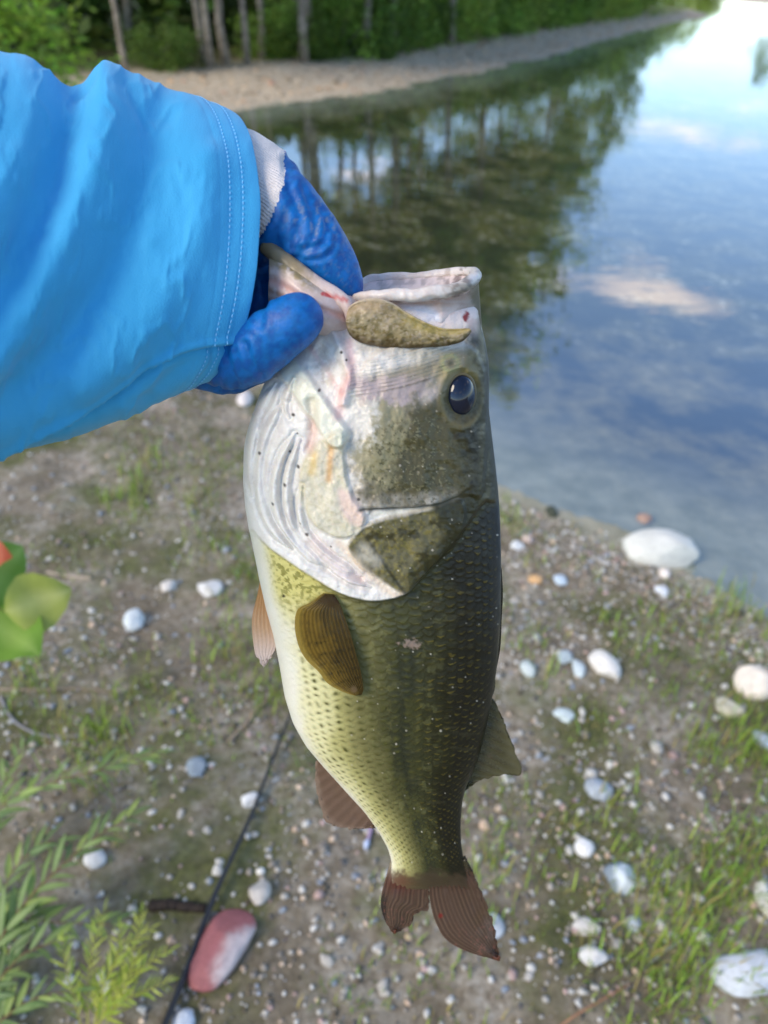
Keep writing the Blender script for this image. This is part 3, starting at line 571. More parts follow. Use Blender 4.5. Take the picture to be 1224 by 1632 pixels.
hd = mixc(hd, (178, 160, 160), sst(-6, 14, spoly(wx, wy, [(545, 608), (600, 590), (690, 590), (700, 618), (640, 640), (590, 640)]))*.8)
hd = mixc(hd, (228, 222, 212), sst(-8, 12, spoly(X, Y, [(545, 575), (570, 556), (640, 556), (720, 540), (735, 560), (640, 585), (570, 600)]))*.75)
hd = mixc(hd, (206, 192, 178), sst(-5, 6, spoly(X, Y, [(690, 585), (735, 555), (738, 580), (700, 625), (670, 640)]))*.55)
for q in range(9):
    y0 = 560+q*6.5; dl = dline(X, Y, [(575, y0+18), (640, y0+2), (735, y0-28)]); hd = mixc(hd, (120, 110, 84), np.exp(-(dl/2.0)**2)*.32*sst(.3, .6, n2))
hd = mixc(hd, (112, 104, 64), sst(600, 730, X+(n4-.5)*70)*sst(548, 562, Y)*sst(650, 600, Y)*.62)
hd = mixc(hd, (206, 200, 188), sst(-10, 14, spoly(wx, wy, [(556, 640), (585, 632), (604, 660), (596, 700), (572, 712), (556, 690)])))
sp = (n1-.5)*2.2; hd = mixc(hd, (62, 58, 28), sst(.08, .5, sp)*sst(-6, 24, spoly(X, Y, [(590, 680), (700, 640), (800, 600), (820, 800), (600, 800)]))*.85)
hd = mixc(hd, (150, 142, 104), sst(.56, .74, n3*.5+n1*.5)*sst(-6, 24, spoly(X, Y, [(580, 690), (690, 650), (730, 780), (600, 800)]))*.6)
hd = mixc(hd, (34, 31, 13), sst(-16, 24, spoly(wx, Y, [(745, 505), (820, 480), (840, 860), (750, 840), (740, 760), (730, 700), (766, 640), (760, 590)]))*.95)
hd = mixc(hd, (118, 106, 62), np.exp(-((de-1.22)/.12)**2)*.6); hd = mixc(hd, (170, 150, 92), np.exp(-(np.hypot(X-705, Y-595)/12)**2)*.6)
nost = np.hypot(X-716, Y-577); hd = mixc(hd, (150, 150, 104), np.exp(-((nost-12)/4)**2)*.7); hd = mixc(hd, (70, 66, 40), np.exp(-(nost/6)**2)*.8)
# gill plates
hd = mixc(hd, (214, 204, 178), sst(-3, 5, inte)); hd = mixc(hd, (198, 190, 158), sst(-3, 5, inte)*sst(.46, .62, n1)*.6); hd = mixc(hd, (190, 180, 110), sst(-3, 6, inte)*sst(500, 470, X+0*Y)*.2)
hd = mixc(hd, (214, 160, 92), np.exp(-(dline(X, Y, [(530, 690), (528, 725), (525, 760)])/5.5)**2)*.7); hd = mixc(hd, (224, 186, 100), np.exp(-(dline(X, Y, [(503, 722), (498, 748)])/7)**2)*.6)
hd = mixc(hd, (226, 196, 180), sst(-4, 8, spoly(X, Y, [(538, 775), (560, 780), (584, 815), (575, 836), (548, 820)]))*.8)
hd = mixc(hd, (210, 174, 158), np.exp(-(dg/8)**2)*.7)
hd = mixc(hd, (214, 214, 190), sst(24, 12, dm)*.7); hd = mixc(hd, (226, 180, 172), np.exp(-(dline(X, Y, [(556, 545), (560, 590), (545, 625), (540, 660)])/8)**2)*.65); hd = mixc(hd, (214, 158, 150), np.exp(-(dline(X, Y, [(490, 545), (520, 590), (548, 628)])/5)**2)*.4)
hd = mixc(hd, (204, 190, 172), sst(-6, 6, pk)*sst(.4, .6, n1)*.7)
hd = mixc(hd, (88, 80, 34), sst(-4, 6, oper)*.95); hd = mixc(hd, (128, 116, 58), sst(-4, 6, oper)*sst(.5, .65, n1)*.7); hd = mixc(hd, (44, 40, 18), sst(-2, 5, oper)*sst(.52, .7, n2)*.7)
hd = mixc(hd, (40, 38, 20), np.exp(-(dline(X, Y, [(584, 852), (610, 890), (632, 922), (648, 944)])/3)**2)*.8)
hd = mixc(hd, (186, 178, 160), np.exp(-(dline(X, Y, [(578, 868), (600, 890), (575, 880)])/9)**2)*.7)
hd = mixc(hd, (222, 214, 190), np.exp(-(dline(X, Y, [(600, 816), (640, 812), (690, 804), (728, 790)])/4)**2)*.55); hd = mixc(hd, (50, 46, 24), np.exp(-(seam/2.6)**2)*.85)  # pale highlight painted along the seam, then the dark seam itself
hd = mixc(hd, (50, 47, 21), sst(-8, 14, spoly(X+(n4-.5)*16, Y, [(688, 800), (740, 782), (810, 740), (810, 830), (738, 880), (690, 915), (655, 942), (660, 900), (700, 850)])))
hd = mixc(hd, (230, 206, 178), np.exp(-(dline(X, Y, [(540, 862), (580, 905), (620, 940), (640, 946)])/7)**2)*.7)
for q, wgt in zip(folds, (.5, .6, .7, .6, .3, .4)):
    dd = dline(X, Y, q); hd = mixc(hd, (206, 204, 200), np.exp(-((dd-9)/3.5)**2)*wgt*.7)  # grey shading painted into the hollows beside the throat folds
hd = mixc(hd, (232, 206, 196), np.exp(-(dline(X, Y, [(500, 860), (545, 905), (575, 925)])/14)**2)*.5)
hd = mixc(hd, (230, 212, 204), sst(545, 500, Y)*.9)                                             # stretched skin under the lip
hd = mixc(hd, (206, 176, 164), sst(.5, .66, n2)*sst(535, 505, Y)*.6); hd = mixc(hd, (206, 210, 220), sst(-6, 8, spoly(X, Y, [(640, 488), (690, 492), (700, 512), (672, 512)]))*.8)
hd = mixc(hd, (140, 60, 58), sst(1.2, .5, np.hypot((X-742)/6, (Y-505)/8)+(n1-.5)))
hd = mixc(hd, (70, 64, 34), sst(756, 768, X)*.9)
Cc = Cc*(1-head[..., None])+hd*head[..., None]
Cc = mixc(Cc, (70, 56, 40), sst(1382, 1404, Y+(fbm(X/7, Y/7, s=88)-.5)*34)*.85); Cc = mixc(Cc, (110, 40, 32), np.exp(-(np.hypot((X-638)/18, (Y-1404)/12))**2)*.5)
Cc = mixc(Cc, (70, 66, 36), np.exp(-((gill+5)/4)**2)*sst(470, 560, X)*.55)  # shade behind the gill cover's edge painted into the skin colour
# sand grains, specks of grit
for kk in range(150):
    cx, cy = random.uniform(560, 795), random.uniform(560, 1380); r = random.uniform(.5, 1.25)*random.choice([1, 1, 1.3])
    i0, i1 = np.searchsorted(yy, cy-70), np.searchsorted(yy, cy+50)
    sub = np.s_[max(i0, 0):i1]; d2 = np.hypot(X[sub]-cx, Y[sub]-cy); m = sst(r+.8, r-.3, d2)*random.uniform(.2, .8); Cc[sub] = mixc(Cc[sub], (196, 186, 164), m); D[sub] += .0003*m
for kk, (cx, cy) in enumerate([(510, 620), (476, 742), (468, 660), (474, 690), (528, 868), (480, 830), (490, 848), (455, 770), (572, 792), (545, 560), (553, 572), (462, 720), (452, 950), (436, 800), (415, 720)]):
    d2 = np.hypot(X-cx, Y-cy); m = sst(3.2, 1.2, d2/(.6+.8*hash3(np.array(kk), np.array(3), np.array(1)))); Cc = mixc(Cc, (34, 26, 18), m*.9)
scr = np.hypot((X-655)/18, (Y-1026)/8); Cc = mixc(Cc, (150, 128, 112), sst(1.1, .5, scr+(n1-.5)*1.6)*.8)
Vb = Vb+NRM*(D*np.where(st_ >= 0, 1, -1)[None])[..., None]
nt_ = len(tt); faces = grid_faces(NR, nt_, True)[:, ::-1]
VB = Vb.reshape(-1, 3); top = VB[:nt_].mean(0); bot = VB[-nt_:].mean(0); VB = np.vstack([VB, top, bot]); cb = np.vstack([Cc.reshape(-1, 3), Cc[0].mean(0), Cc[-1].mean(0)])
capf = [(NR*nt_, j, (j+1) % nt_, (j+1) % nt_) for j in range(nt_)]+[(NR*nt_+1, (NR-1)*nt_+(j+1) % nt_, (NR-1)*nt_+j, (NR-1)*nt_+j) for j in range(nt_)]
me = mesh('body', F_(VB), faces, np.clip(cb, .004, .9))
bm = bmesh.new(); bm.from_mesh(me); bm.verts.ensure_lookup_table()
for q in capf: bm.faces.new([bm.verts[x] for x in q[:3]]).smooth = True
bmesh.ops.recalc_face_normals(bm, faces=bm.faces); bm.to_mesh(me); bm.free()
skin = attr_mat('fish_skin', rough=.38, spec=.36, noise=.10, bump=.12, bscale=900, sub=.12, coat=.07, rvar=.10)
obj('body', me, skin, fish)
KD = kdtree.KDTree(0+len(range(0, NR, 6))*len(range(0, NF, 6))); hh = (Vb-P0)@NRM; c_ = 0; HV = []
for i in range(0, NR, 6):
    for j in range(0, NF, 6): KD.insert((X[i, j], Y[i, j], 0), c_); HV.append(hh[i, j]); c_ += 1
KD.balance()
def surf(px, py):
    sh = np.shape(px); r = []
    for a, b_ in zip(np.ravel(px), np.ravel(py)):
        f = KD.find_n((a, b_, 0), 4); ws = [1/(q[2]+.5) for q in f]; r.append(sum(w_*HV[q[1]] for w_, q in zip(ws, f))/sum(ws))
    return np.array(r).reshape(sh)
# --- blades: fins and plates spanned between two edge curves
def blade(name, A, B, h, thick, nu, nv, color, mat, parent=fish, relief=None, follow=False, jag=0):
    a, b_ = arc(A, nu), arc(B, nu); v = np.linspace(0, 1, nv)[None, :, None]; P = a[:, None]*(1-v)+b_[:, None]*v; U, Vv = np.meshgrid(np.linspace(0, 1, nu), np.linspace(0, 1, nv), indexing='ij')
    x, y = P[..., 0]+jag*(fbm(U*30, Vv*30, o=2, s=19)-.5)*sst(.8, 1, np.maximum(U, Vv)), P[..., 1]+jag*(fbm(U*34, Vv*34, o=2, s=29)-.5)*sst(.8, 1, np.maximum(U, Vv)); hc = h(U, Vv, x, y) if callable(h) else np.full(U.shape, float(h))
    if follow: hc = hc+surf(x, y)
    th = thick(U, Vv) if callable(thick) else np.full(U.shape, float(thick)); r = relief(U, Vv, x, y) if relief else 0
    f = PP(x, y, hc)+NRM*(th/2+r)[..., None]; k = PP(x, y, hc)-NRM*(th/2)[..., None]; c = color(U, Vv, x, y)
    V = np.concatenate([f.reshape(-1, 3), k.reshape(-1, 3)]); g = grid_faces(nu, nv); n_ = nu*nv
    bd = list(range(nv))+[i*nv+nv-1 for i in range(1, nu)]+[(nu-1)*nv+j for j in range(nv-2, -1, -1)]+[i*nv for i in range(nu-2, 0, -1)]
    side = np.array([(p, q, q+n_, p+n_) for p, q in zip(bd, bd[1:]+bd[:1])])
    return obj(name, mesh(name, F_(V), np.vstack([g[:, ::-1], g+n_, side]), np.clip(np.vstack([c.reshape(-1, 3)]*2), .004, .9)), mat, parent)
def cfill(U, rgb): return np.repeat(lin(rgb)[None], U.size, 0).reshape(*U.shape, 3)
def rays(Vv, n_, sharp=2): return (0.5+0.5*np.cos(Vv*n_*2*math.pi))**sharp
finm = attr_mat('fish_fin', rough=.4, spec=.4, noise=.12, bump=.1, bscale=700, coat=.1, trans=.28)
finm.node_tree.nodes['Principled BSDF'].inputs['Alpha'].default_value = .72
# pectoral fin lying on the flank
def pec_col(U, V, x, y):
    c = cfill(U, (138, 110, 36)); c = mixc(c, (164, 132, 50), rays(V, 13, 3)*.6); c = mixc(c, (66, 52, 20), sst(.25, .75, V+(fbm(x/14, y/14, s=7)-.5)*.6)*.9); c = mixc(c, (128, 102, 48), rays(V, 13, 2)*.4); c = mixc(c, (44, 36, 18), (1-rays(V, 13, 1))*.4); c = mixc(c, (40, 34, 16), (rays(U, 11, 4)*(fbm(x/6, y/6, s=17) > .48))*sst(.3, .5, U)*.5)
    c = mixc(c, (66, 44, 22), sst(.22, .05, U)*.8); c = mixc(c, (90, 72, 30), (fbm(x/5, y/5, s=9) > .6)*.5); c = mixc(c, (150, 124, 92), sst(7, 3, np.hypot(x-564, y-1098))*.6); return mixc(c, (196, 168, 74), sst(.2, .02, V)*.5)
blade('pectoral_fin', [(515, 946), (492, 962), (474, 972), (470, 998), (476, 1028), (488, 1050), (508, 1070), (522, 1088), (545, 1101), (566, 1108)], [(532, 948), (541, 962), (550, 985), (557, 1005), (563, 1025), (568, 1045), (573, 1062), (577, 1082), (579, 1098), (576, 1107)],
      lambda U, V, x, y: .0022+.0030*np.sin(U*2.4)*(.4+.6*V), lambda U, V: .0011-.0004*U, 90, 80, pec_col, finm, relief=lambda U, V, x, y: .00028*rays(V, 13, 1), follow=True)
def pel_col(U, V, x, y):
    c = cfill(U, (226, 190, 156)); c = mixc(c, (204, 148, 70), sst(.75, .15, U)*.8); c = mixc(c, (186, 128, 70), (rays(V, 6, 4))*sst(.9, .3, U)*.6); return mixc(c, (236, 216, 204), sst(.55, .95, U))
blade('pelvic_fin', [(417, 912), (411, 945), (403, 978), (402, 1000), (405, 1030), (409, 1045), (420, 1061)], [(424, 930), (432, 965), (438, 985), (441, 1005), (443, 1020), (438, 1036), (427, 1054)], .004, .0012, 60, 36, pel_col, finm, relief=lambda U, V, x, y: .00028*rays(V, 6, 1), jag=6)
def anal_col(U, V, x, y):
    c = cfill(U, (132, 104, 84)); c = mixc(c, (112, 86, 68), rays(U, 11, 2)*.5); c = mixc(c, (170, 146, 124), sst(.75, 1, V)*.6); return mixc(c, (196, 170, 140), sst(.15, 0, V)*.6)
blade('anal_fin', [(516, 1196), (532, 1222), (550, 1248), (570, 1272), (588, 1296), (602, 1314)], [(508, 1200), (503, 1226), (507, 1264), (516, 1300), (534, 1317), (566, 1320), (597, 1317)], -.001, .0013, 70, 40, anal_col, finm, relief=lambda U, V, x, y: .00028*rays(U, 11, 1), jag=7)
def dor_col(U, V, x, y):
    c = cfill(U, (84, 80, 50)); c = mixc(c, (66, 62, 40), rays(U, 11, 2)*.45); return mixc(c, (112, 106, 72), sst(.5, 1, V)*.6)
blade('soft_dorsal_fin', [(780, 1108), (774, 1142), (764, 1180), (754, 1214), (740, 1244), (736, 1262)], [(789, 1118), (800, 1145), (816, 1182), (826, 1212), (831, 1232), (800, 1235), (766, 1242), (741, 1258)], -.002, .0014, 70, 40, dor_col, finm, relief=lambda U, V, x, y: .00028*rays(U, 11, 1), jag=7)
blade('spiny_dorsal_fin', [(790, 905), (789, 950), (788, 1000), (784, 1050), (778, 1108)], [(799, 905), (801, 945), (799, 985), (797, 1030), (790, 1070), (788, 1095), (783, 1112)], -.003, .003, 60, 10, lambda U, V, x, y: mixc(cfill(U, (44, 40, 22)), (78, 72, 44), rays(U, 9, 6)*.6), finm)
def tail_col(U, V, x, y):
    c = cfill(U, (106, 80, 64)); c = mixc(c, (58, 42, 32), (1-rays(V, 13, 1))*.4); c = mixc(c, (150, 128, 96), rays(V, 13, 5)*.2*sst(.1, .4, U))
    c = mixc(c, (206, 190, 158), np.exp(-(np.hypot((x-628)/14, (y-1378)/18))**2)*.9); c = mixc(c, (112, 40, 32), np.exp(-(np.hypot((x-638)/26, (y-1402)/18))**2)*.7); c = mixc(c, (84, 44, 34), np.exp(-(np.hypot((x-735)/22, (y-1400)/20))**2)*.35)
    c = mixc(c, (70, 64, 40), sst(1398, 1372, y)*sst(640, 665, x)*.95)
    ed = sst(.93, 1, U+(fbm(x/5, y/5, s=4)-.5)*.06); c = mixc(c, (160, 88, 58), ed*.6); c = mixc(c, (150, 24, 24), sst(4, 2, np.hypot(x-702, y-1458)/1.2)*.8)
    c = mixc(c, (40, 34, 34), sst(10, 3, np.abs(x-609))*sst(1415, 1435, y)*.8); return mixc(c, (170, 108, 90), (fbm(x/4, y/4, s=14) > .68)*sst(.4, .8, U)*.4)
tailblade = lambda nm, A, B, nr: blade(nm, A, B, lambda U, V, x, y: -.0005+.002*np.sin(V*5)*U, lambda U, V: .0012+.0030*np.exp(-U*9), 80, 60, tail_col, finm, relief=lambda U, V, x, y: .00038*rays(V, nr, 1)+.0003*(fbm(x/9, y/9, s=3)-.5), jag=8)
tailblade('tail_fin', [(625, 1366), (617, 1392), (609, 1422), (607, 1442), (612, 1462), (621, 1478), (628, 1484)], [(684, 1388), (684, 1402), (684, 1416), (684, 1430), (683, 1448), (672, 1450), (661, 1456), (655, 1472), (640, 1480), (630, 1484)], 9)
tailblade('tail_fin', [(682, 1388), (684, 1410), (685, 1432), (690, 1456), (697, 1474), (706, 1490), (722, 1504), (748, 1516), (772, 1523), (794, 1528)], [(741, 1366), (752, 1388), (764, 1412), (774, 1438), (783, 1464), (790, 1492), (795, 1527)], 11)
# the spoon-shaped upper jaw bone
maxt = [(551, 512), (556, 490), (574, 478), (600, 475), (624, 482), (648, 497), (676, 512), (708, 523), (748, 523)]; maxb = [(551, 514), (556, 532), (572, 545), (600, 552), (640, 555), (680, 554), (714, 551), (738, 543), (752, 528)]
def max_col(U, V, x, y):
    q = fbm(x/6, y/6, o=4, s=61); c = cfill(U, (150, 134, 98)); c = mixc(c, (112, 98, 54), sst(.40, .62, q)*.8); c = mixc(c, (178, 160, 140), sst(.55, .7, fbm(x/3, y/3, o=3, s=62))*.5); c = mixc(c, (190, 164, 130), sst(.45, .1, V)*sst(.5, .2, U)*.5); c = mixc(c, (72, 56, 26), sst(.70, .98, V+(q-.5)*.25)*.9); c = mixc(c, (176, 156, 76), sst(.4, .6, U)*sst(.6, .2, V)*.5); return mixc(c, (200, 184, 160), sst(.08, .0, V)*.6)
blade('upper_jaw_bone', maxt, maxb, lambda U, V, x, y: .0345+.002*np.sin(math.pi*V)-.004*U, lambda U, V: .0008+.0058*np.sin(math.pi*np.clip(V, 0, 1))**.5*np.sin(math.pi*np.clip(U*.96+.02, 0, 1))**.5, 110, 50, max_col, skin, relief=lambda U, V, x, y: .0022*(fbm(x/11, y/8, o=4, s=4)-.5)-.0012*np.exp(-((V-.10)/.05)**2)*sst(0, .15, U))
blade('upper_jaw_bone', maxt, maxb, lambda U, V, x, y: -.0345+.004*U, lambda U, V: .0008+.0075*np.sin(math.pi*V)**.55*np.sin(math.pi*np.clip(U*.96+.02, 0, 1))**.5, 60, 24, max_col, skin)
# upper lip: rim running round the open mouth, and the pale roof inside it
near = [(566, 474, .016), (600, 471, .024), (650, 471, .027), (700, 466, .026), (735, 457, .020), (753, 446, .009), (757, 438, -.004)]; farr = [(757, 438, -.004), (744, 433, -.022), (700, 437, -.034), (640, 442, -.038), (590, 446, -.036), (572, 454, -.030)]
Q = arc(near+farr[1:], 120); P = PP(Q[:, 0], Q[:, 1], Q[:, 2]); u_ = np.linspace(0, 1, 120)
RR = np.interp(u_, [0, .1, .4, .52, .7, 1], [.0020, .0029, .0032, .0034, .0028, .0024]); V, F = tube(P, RR, 22); x, y = proj(V); ii = np.repeat(np.arange(120), 22); ii = np.r_[ii, 0, 119]
q = fbm(x/7, y/7, o=3, s=23); c = np.repeat(lin((212, 204, 196))[None], len(V), 0); c = mixc(c, (206, 190, 178), sst(.45, .62, q)*.6); c = mixc(c, (128, 112, 74), sst(700, 745, x)*sst(444, 458, y)*.7); c = mixc(c, (120, 110, 100), sst(.5, .62, q)*sst(690, 740, x)*.8)
V = V+(q-.5)[:, None]*.0014*NRM+((fbm(x/30, y/14, o=3, s=24)-.5)*.0026)[:, None]*UP
obj('upper_lip', mesh('upper_lip', F_(V), F, c), skin, fish)
na, fa = arc(near, 60), arc(farr[::-1], 60); v = np.linspace(0, 1, 24)[None, :, None]; S3 = na[:, None]*(1-v)+fa[:, None]*v
Vr = PP(S3[..., 0], S3[..., 1], S3[..., 2])-UP*(.006*np.sin(math.pi*v)); x, y = proj(Vr); q = fbm(x/9, y/9, s=33)
c = mixc(np.repeat(lin((222, 204, 196))[None], x.size, 0).reshape(*x.shape, 3), (168, 156, 150), sst(.4, .62, q)*.8); c = mixc(c, (110, 90, 84), sst(690, 735, x)*sst(.4, .6, q)*.8)
Vr2 = np.concatenate([Vr.reshape(-1, 3), (Vr-UP*.003).reshape(-1, 3)]); g = grid_faces(60, 24)
obj('mouth_roof', mesh('mouth_roof', F_(Vr2), np.vstack([g, g[:, ::-1]+60*24]), np.vstack([c.reshape(-1, 3)]*2)), skin, fish)
# wall of skin between lip and jaw bone
def wall_col(U, V, x, y):
    q = fbm(x/8, y/8, o=4, s=44); c = cfill(U, (208, 192, 184)); c = mixc(c, (206, 172, 158), sst(.45, .62, q)*sst(.6, .0, V)*.8); c = mixc(c, (204, 210, 222), sst(-4, 8, spoly(x, y, [(635, 484), (690, 490), (704, 514), (676, 514)]))*.9)
    c = mixc(c, (152, 112, 84), np.exp(-((V-.16)/.10)**2)*.6); c = mixc(c, (160, 140, 126), sst(715, 745, x+(q-.5)*30)*.7); c = mixc(c, (136, 50, 52), sst(1.3, .5, np.hypot((x-742)/6, (y-505)/8)+(q-.5)*1.2)); c = mixc(c, (84, 78, 46), sst(742, 758, x+(q-.5)*16)*.85); return mixc(c, (226, 222, 204), np.exp(-((V-.88)/.09)**2)*.7)  # includes a brown band painting the shadow under the lip
blade('mouth_skin', [(560, 482), (600, 476), (650, 476), (700, 471), (735, 462), (762, 448)], [(556, 500), (600, 500), (640, 512), (690, 536), (735, 542), (769, 540)], lambda U, V, x, y: np.interp(U, [0, .3, .7, 1], [.017, .024, .023, .004])-.005*np.sin(math.pi*V)*np.sin(math.pi*U), .003, 90, 40, wall_col, skin, relief=lambda U, V, x, y: .0030*(fbm(x/15, y/7, o=4, s=13)-.5)*np.sin(math.pi*U))
# lower jaw, pulled out to the left and pinched by thumb and finger
def jaw_col(U, V, x, y):
    q = fbm(x/7, y/7, o=4, s=84); c = cfill(U, (210, 188, 178)); c = mixc(c, (150, 132, 92), sst(.34, .08, V+(q-.5)*.2)*sst(.75, .35, U)); c = mixc(c, (206, 160, 146), np.exp(-((V-.45)/.10)**2)*.8); c = mixc(c, (196, 40, 40), sst(4.5, 2, dline(x, y, [(516, 468), (540, 474), (556, 477)]))*.85)
    c = mixc(c, (150, 116, 92), np.exp(-((V-.62)/.05)**2)*sst(.6, .3, U)*.7); return mixc(c, (220, 208, 202), sst(.5, .8, q)*.5)
blade('lower_jaw', [(432, 398), (452, 410), (478, 432), (506, 452), (536, 466), (572, 474)], [(430, 500), (452, 508), (480, 520), (506, 532), (532, 540), (560, 548)], lambda U, V, x, y: .010+.014*np.sin(math.pi*U*.8)+.009*np.sin(math.pi*np.clip(V*.9+.1, 0, 1))-.010*U**3, lambda U, V: .003+.011*np.sin(math.pi*V)**.5*(1-.4*U), 80, 60, jaw_col, skin, relief=lambda U, V, x, y: .0016*np.exp(-((V-.12)/.10)**2)-.0018*np.exp(-((V-.45)/.08)**2)+.001*np.exp(-((V-.75)/.1)**2))
rimq = arc([(424, 392, .016), (448, 412, .021), (476, 434, .024), (506, 455, .026), (536, 472, .027), (556, 492, .028), (562, 530, .026)], 60); Pj = PP(rimq[:, 0], rimq[:, 1], rimq[:, 2]); V, F = tube(Pj, np.interp(np.linspace(0, 1, 60), [0, .3, .7, 1], [.0042, .0046, .0038, .0022]), 16); x, y = proj(V); q = fbm(x/6, y/6, o=3, s=53)
c = mixc(np.repeat(lin((212, 190, 180))[None], len(V), 0), (138, 122, 86), sst(520, 470, x+(q-.5)*40)*.9); c = mixc(c, (188, 60, 54), sst(5, 2, dline(x, y, [(520, 470), (540, 475), (552, 478)]))*.7); obj('lower_lip', mesh('lower_lip', F_(V+(q-.5)[:, None]*.0012*NRM), F, c), skin, fish)
# eye
eyem, n, l, b = newmat('fish_eye'); b.inputs['Base Color'].default_value = (.006, .009, .022, 1); b.inputs['Roughness'].default_value = .12; b.inputs['Specular IOR Level'].default_value = .4; b.inputs['Coat Weight'].default_value = .3; b.inputs['Coat Roughness'].default_value = .03
ringm, n, l, b = newmat('fish_iris'); b.inputs['Base Color'].default_value = (*L3(96, 84, 52), 1); b.inputs['Roughness'].default_value = .3
e0 = np.array([735., 631.]); hE = float(surf(np.array([735.]), np.array([631.]))[0]); ce = PP(np.array(735.), np.array(631.), hE); sc_ = ((ce-EYE)@FW)/FPX
vt = np.cross(NRM, RT); vt /= np.linalg.norm(vt); nrm2 = NRM*.86+RT*.42; nrm2 /= np.linalg.norm(nrm2); rx_ = RT-nrm2*(RT@nrm2); rx_ /= np.linalg.norm(rx_); ry_ = np.cross(nrm2, rx_)
Vs, Fs = ico(4); Ve = ce+Vs[:, :1]*rx_*26*sc_+Vs[:, 1:2]*ry_*34*sc_+Vs[:, 2:]*nrm2*19*sc_-nrm2*.0012
eo = obj('eye', mesh('eye', F_(Ve), Fs), eyem, fish); obj('eye', mesh('eye', F_(Ve-2*NRM*((Ve-P0)@NRM)[:, None]), Fs[:, ::-1].copy()), eyem, fish)
a = np.linspace(0, 2*math.pi, 49); Pr = ce+(np.cos(a)[:, None]*rx_*26.5+np.sin(a)[:, None]*ry_*34.5)*sc_-nrm2*.0008; V, F = tube(Pr, .0012, 8, False); obj('iris_ring', mesh('iris_ring', F_(V), F), ringm, eo)

# ================================================================ the arm: sleeve and glove
PROOT = P3(np.array(330.), np.array(420.), np.array(.40))
person = thing('person', 'outstretched arm in a bright blue sleeve and glove holding the bass by its jaw', 'person', tuple(PROOT))
def R_(V): return np.asarray(V)-PROOT
# ---- glove: chains of balls fused to one skin. Points: (px, py, h in front of the fish plane, radius in px)
PXM = 0.40/FPX
chains = [
    [(230, 420, -.030, 105), (300, 400, -.028, 110), (350, 370, -.024, 112)],                                     # wrist
    [(330, 330, -.020, 118), (372, 318, -.014, 108), (402, 330, -.006, 88), (420, 340, .000, 74)],                # thumb ball
    [(410, 330, .000, 76), (446, 340, .006, 62), (474, 362, .008, 52), (500, 390, .010, 47), (524, 418, .010, 41), (545, 444, .010, 30), (558, 460, .010, 19), (566, 470, .010, 8)],   # thumb
    [(350, 430, -.030, 95), (385, 470, -.030, 68), (392, 520, -.020, 62)],                                        # palm
    [(398, 400, -.020, 52), (412, 450, -.016, 44), (414, 500, -.006, 44)],                                        # web
    [(330, 562, .006, 46), (370, 574, .020, 43), (404, 560, .032, 44), (440, 534, .040, 41), (466, 514, .042, 39), (475, 508, .042, 36)],   # index finger
    [(320, 585, -.010, 36), (362, 590, -.010, 38), (400, 575, -.004, 38), (436, 552, -.004, 36), (462, 534, -.002, 33)],        # middle finger
    [(330, 560, -.040, 42), (370, 585, -.034, 38), (410, 568, -.030, 36), (444, 546, -.030, 34)],                 # ring finger
    [(330, 540, -.062, 38), (366, 560, -.056, 33), (402, 546, -.052, 31), (430, 530, -.050, 29)],                 # little finger
]
def fuse(chains, vox, smooth):
    bm = bmesh.new()
    for ch in chains:
        A = np.array(ch, float); n_ = max(2, int(np.sum(np.linalg.norm(np.diff(A[:, :2], axis=0), axis=1))/5)); Q = arc(np.c_[A[:, :2], A[:, 2]*3000, A[:, 3]], n_)
        for x, y, h, r in Q:
            c = PP(np.array(x), np.array(y), h/3000); bmesh.ops.create_icosphere(bm, subdivisions=3, radius=max(r, 3)*PXM, matrix=Matrix.Translation(Vector(c)))
    me = bpy.data.meshes.new('tmp'); bm.to_mesh(me); bm.free(); o = bpy.data.objects.new('tmp', me); COL.objects.link(o)
    m = o.modifiers.new('r', 'REMESH'); m.mode = 'VOXEL'; m.voxel_size = vox; s = o.modifiers.new('s', 'SMOOTH'); s.iterations = smooth; s.factor = .5
    dg = bpy.context.evaluated_depsgraph_get(); ev = o.evaluated_get(dg); m2 = bpy.data.meshes.new_from_object(ev); bpy.data.objects.remove(o)
    V = np.empty(len(m2.vertices)*3, np.float32); m2.vertices.foreach_get('co', V); Nn = np.empty(len(V), np.float32); m2.vertices.foreach_get('normal', Nn)
    Fq = np.array([tuple(p.vertices) if len(p.vertices) == 4 else tuple(p.vertices)+(p.vertices[-1],) for p in m2.polygons]); bpy.data.meshes.remove(m2); return V.reshape(-1, 3).astype(float), Nn.reshape(-1, 3).astype(float), Fq
V, Nn, Fq = fuse(chains, .00115, 9)
x, y = proj(V)
Dg = 0.0006*(fbm(x/30, y/30, o=3, s=7)-.5)
def crease(pts, w_, hgt):
    d = dline(x, y, pts); hgt = hgt*.65; return -hgt*np.exp(-(d/w_)**2)+hgt*.7*np.exp(-((d-w_*2.0)/(w_*1.1))**2)
for pts, w_, hh_ in [([(462, 300), (476, 345), (470, 392)], 6, .0011), ([(478, 300), (500, 345), (500, 380), (470, 412)], 5, .0010), ([(505, 330), (520, 365), (505, 395), (466, 404)], 5, .0013), ([(520, 352), (534, 386), (512, 412), (470, 410)], 4, .0011), ([(455, 260), (462, 320), (440, 380)], 8, .0012), ([(470, 395), (500, 392), (528, 384)], 4, .0009), ([(430, 350), (455, 300), (458, 250)], 6, .0008),
                     ([(392, 548), (402, 576), (418, 596)], 5, .0016), ([(362, 560), (370, 590), (378, 612)], 5, .0014), ([(340, 580), (348, 600), (350, 618)], 4, .0012), ([(408, 420), (420, 470), (416, 520)], 6, .0010), ([(428, 410), (420, 450), (425, 490)], 5, .0009)]:
    Dg += crease(pts, w_, hh_)
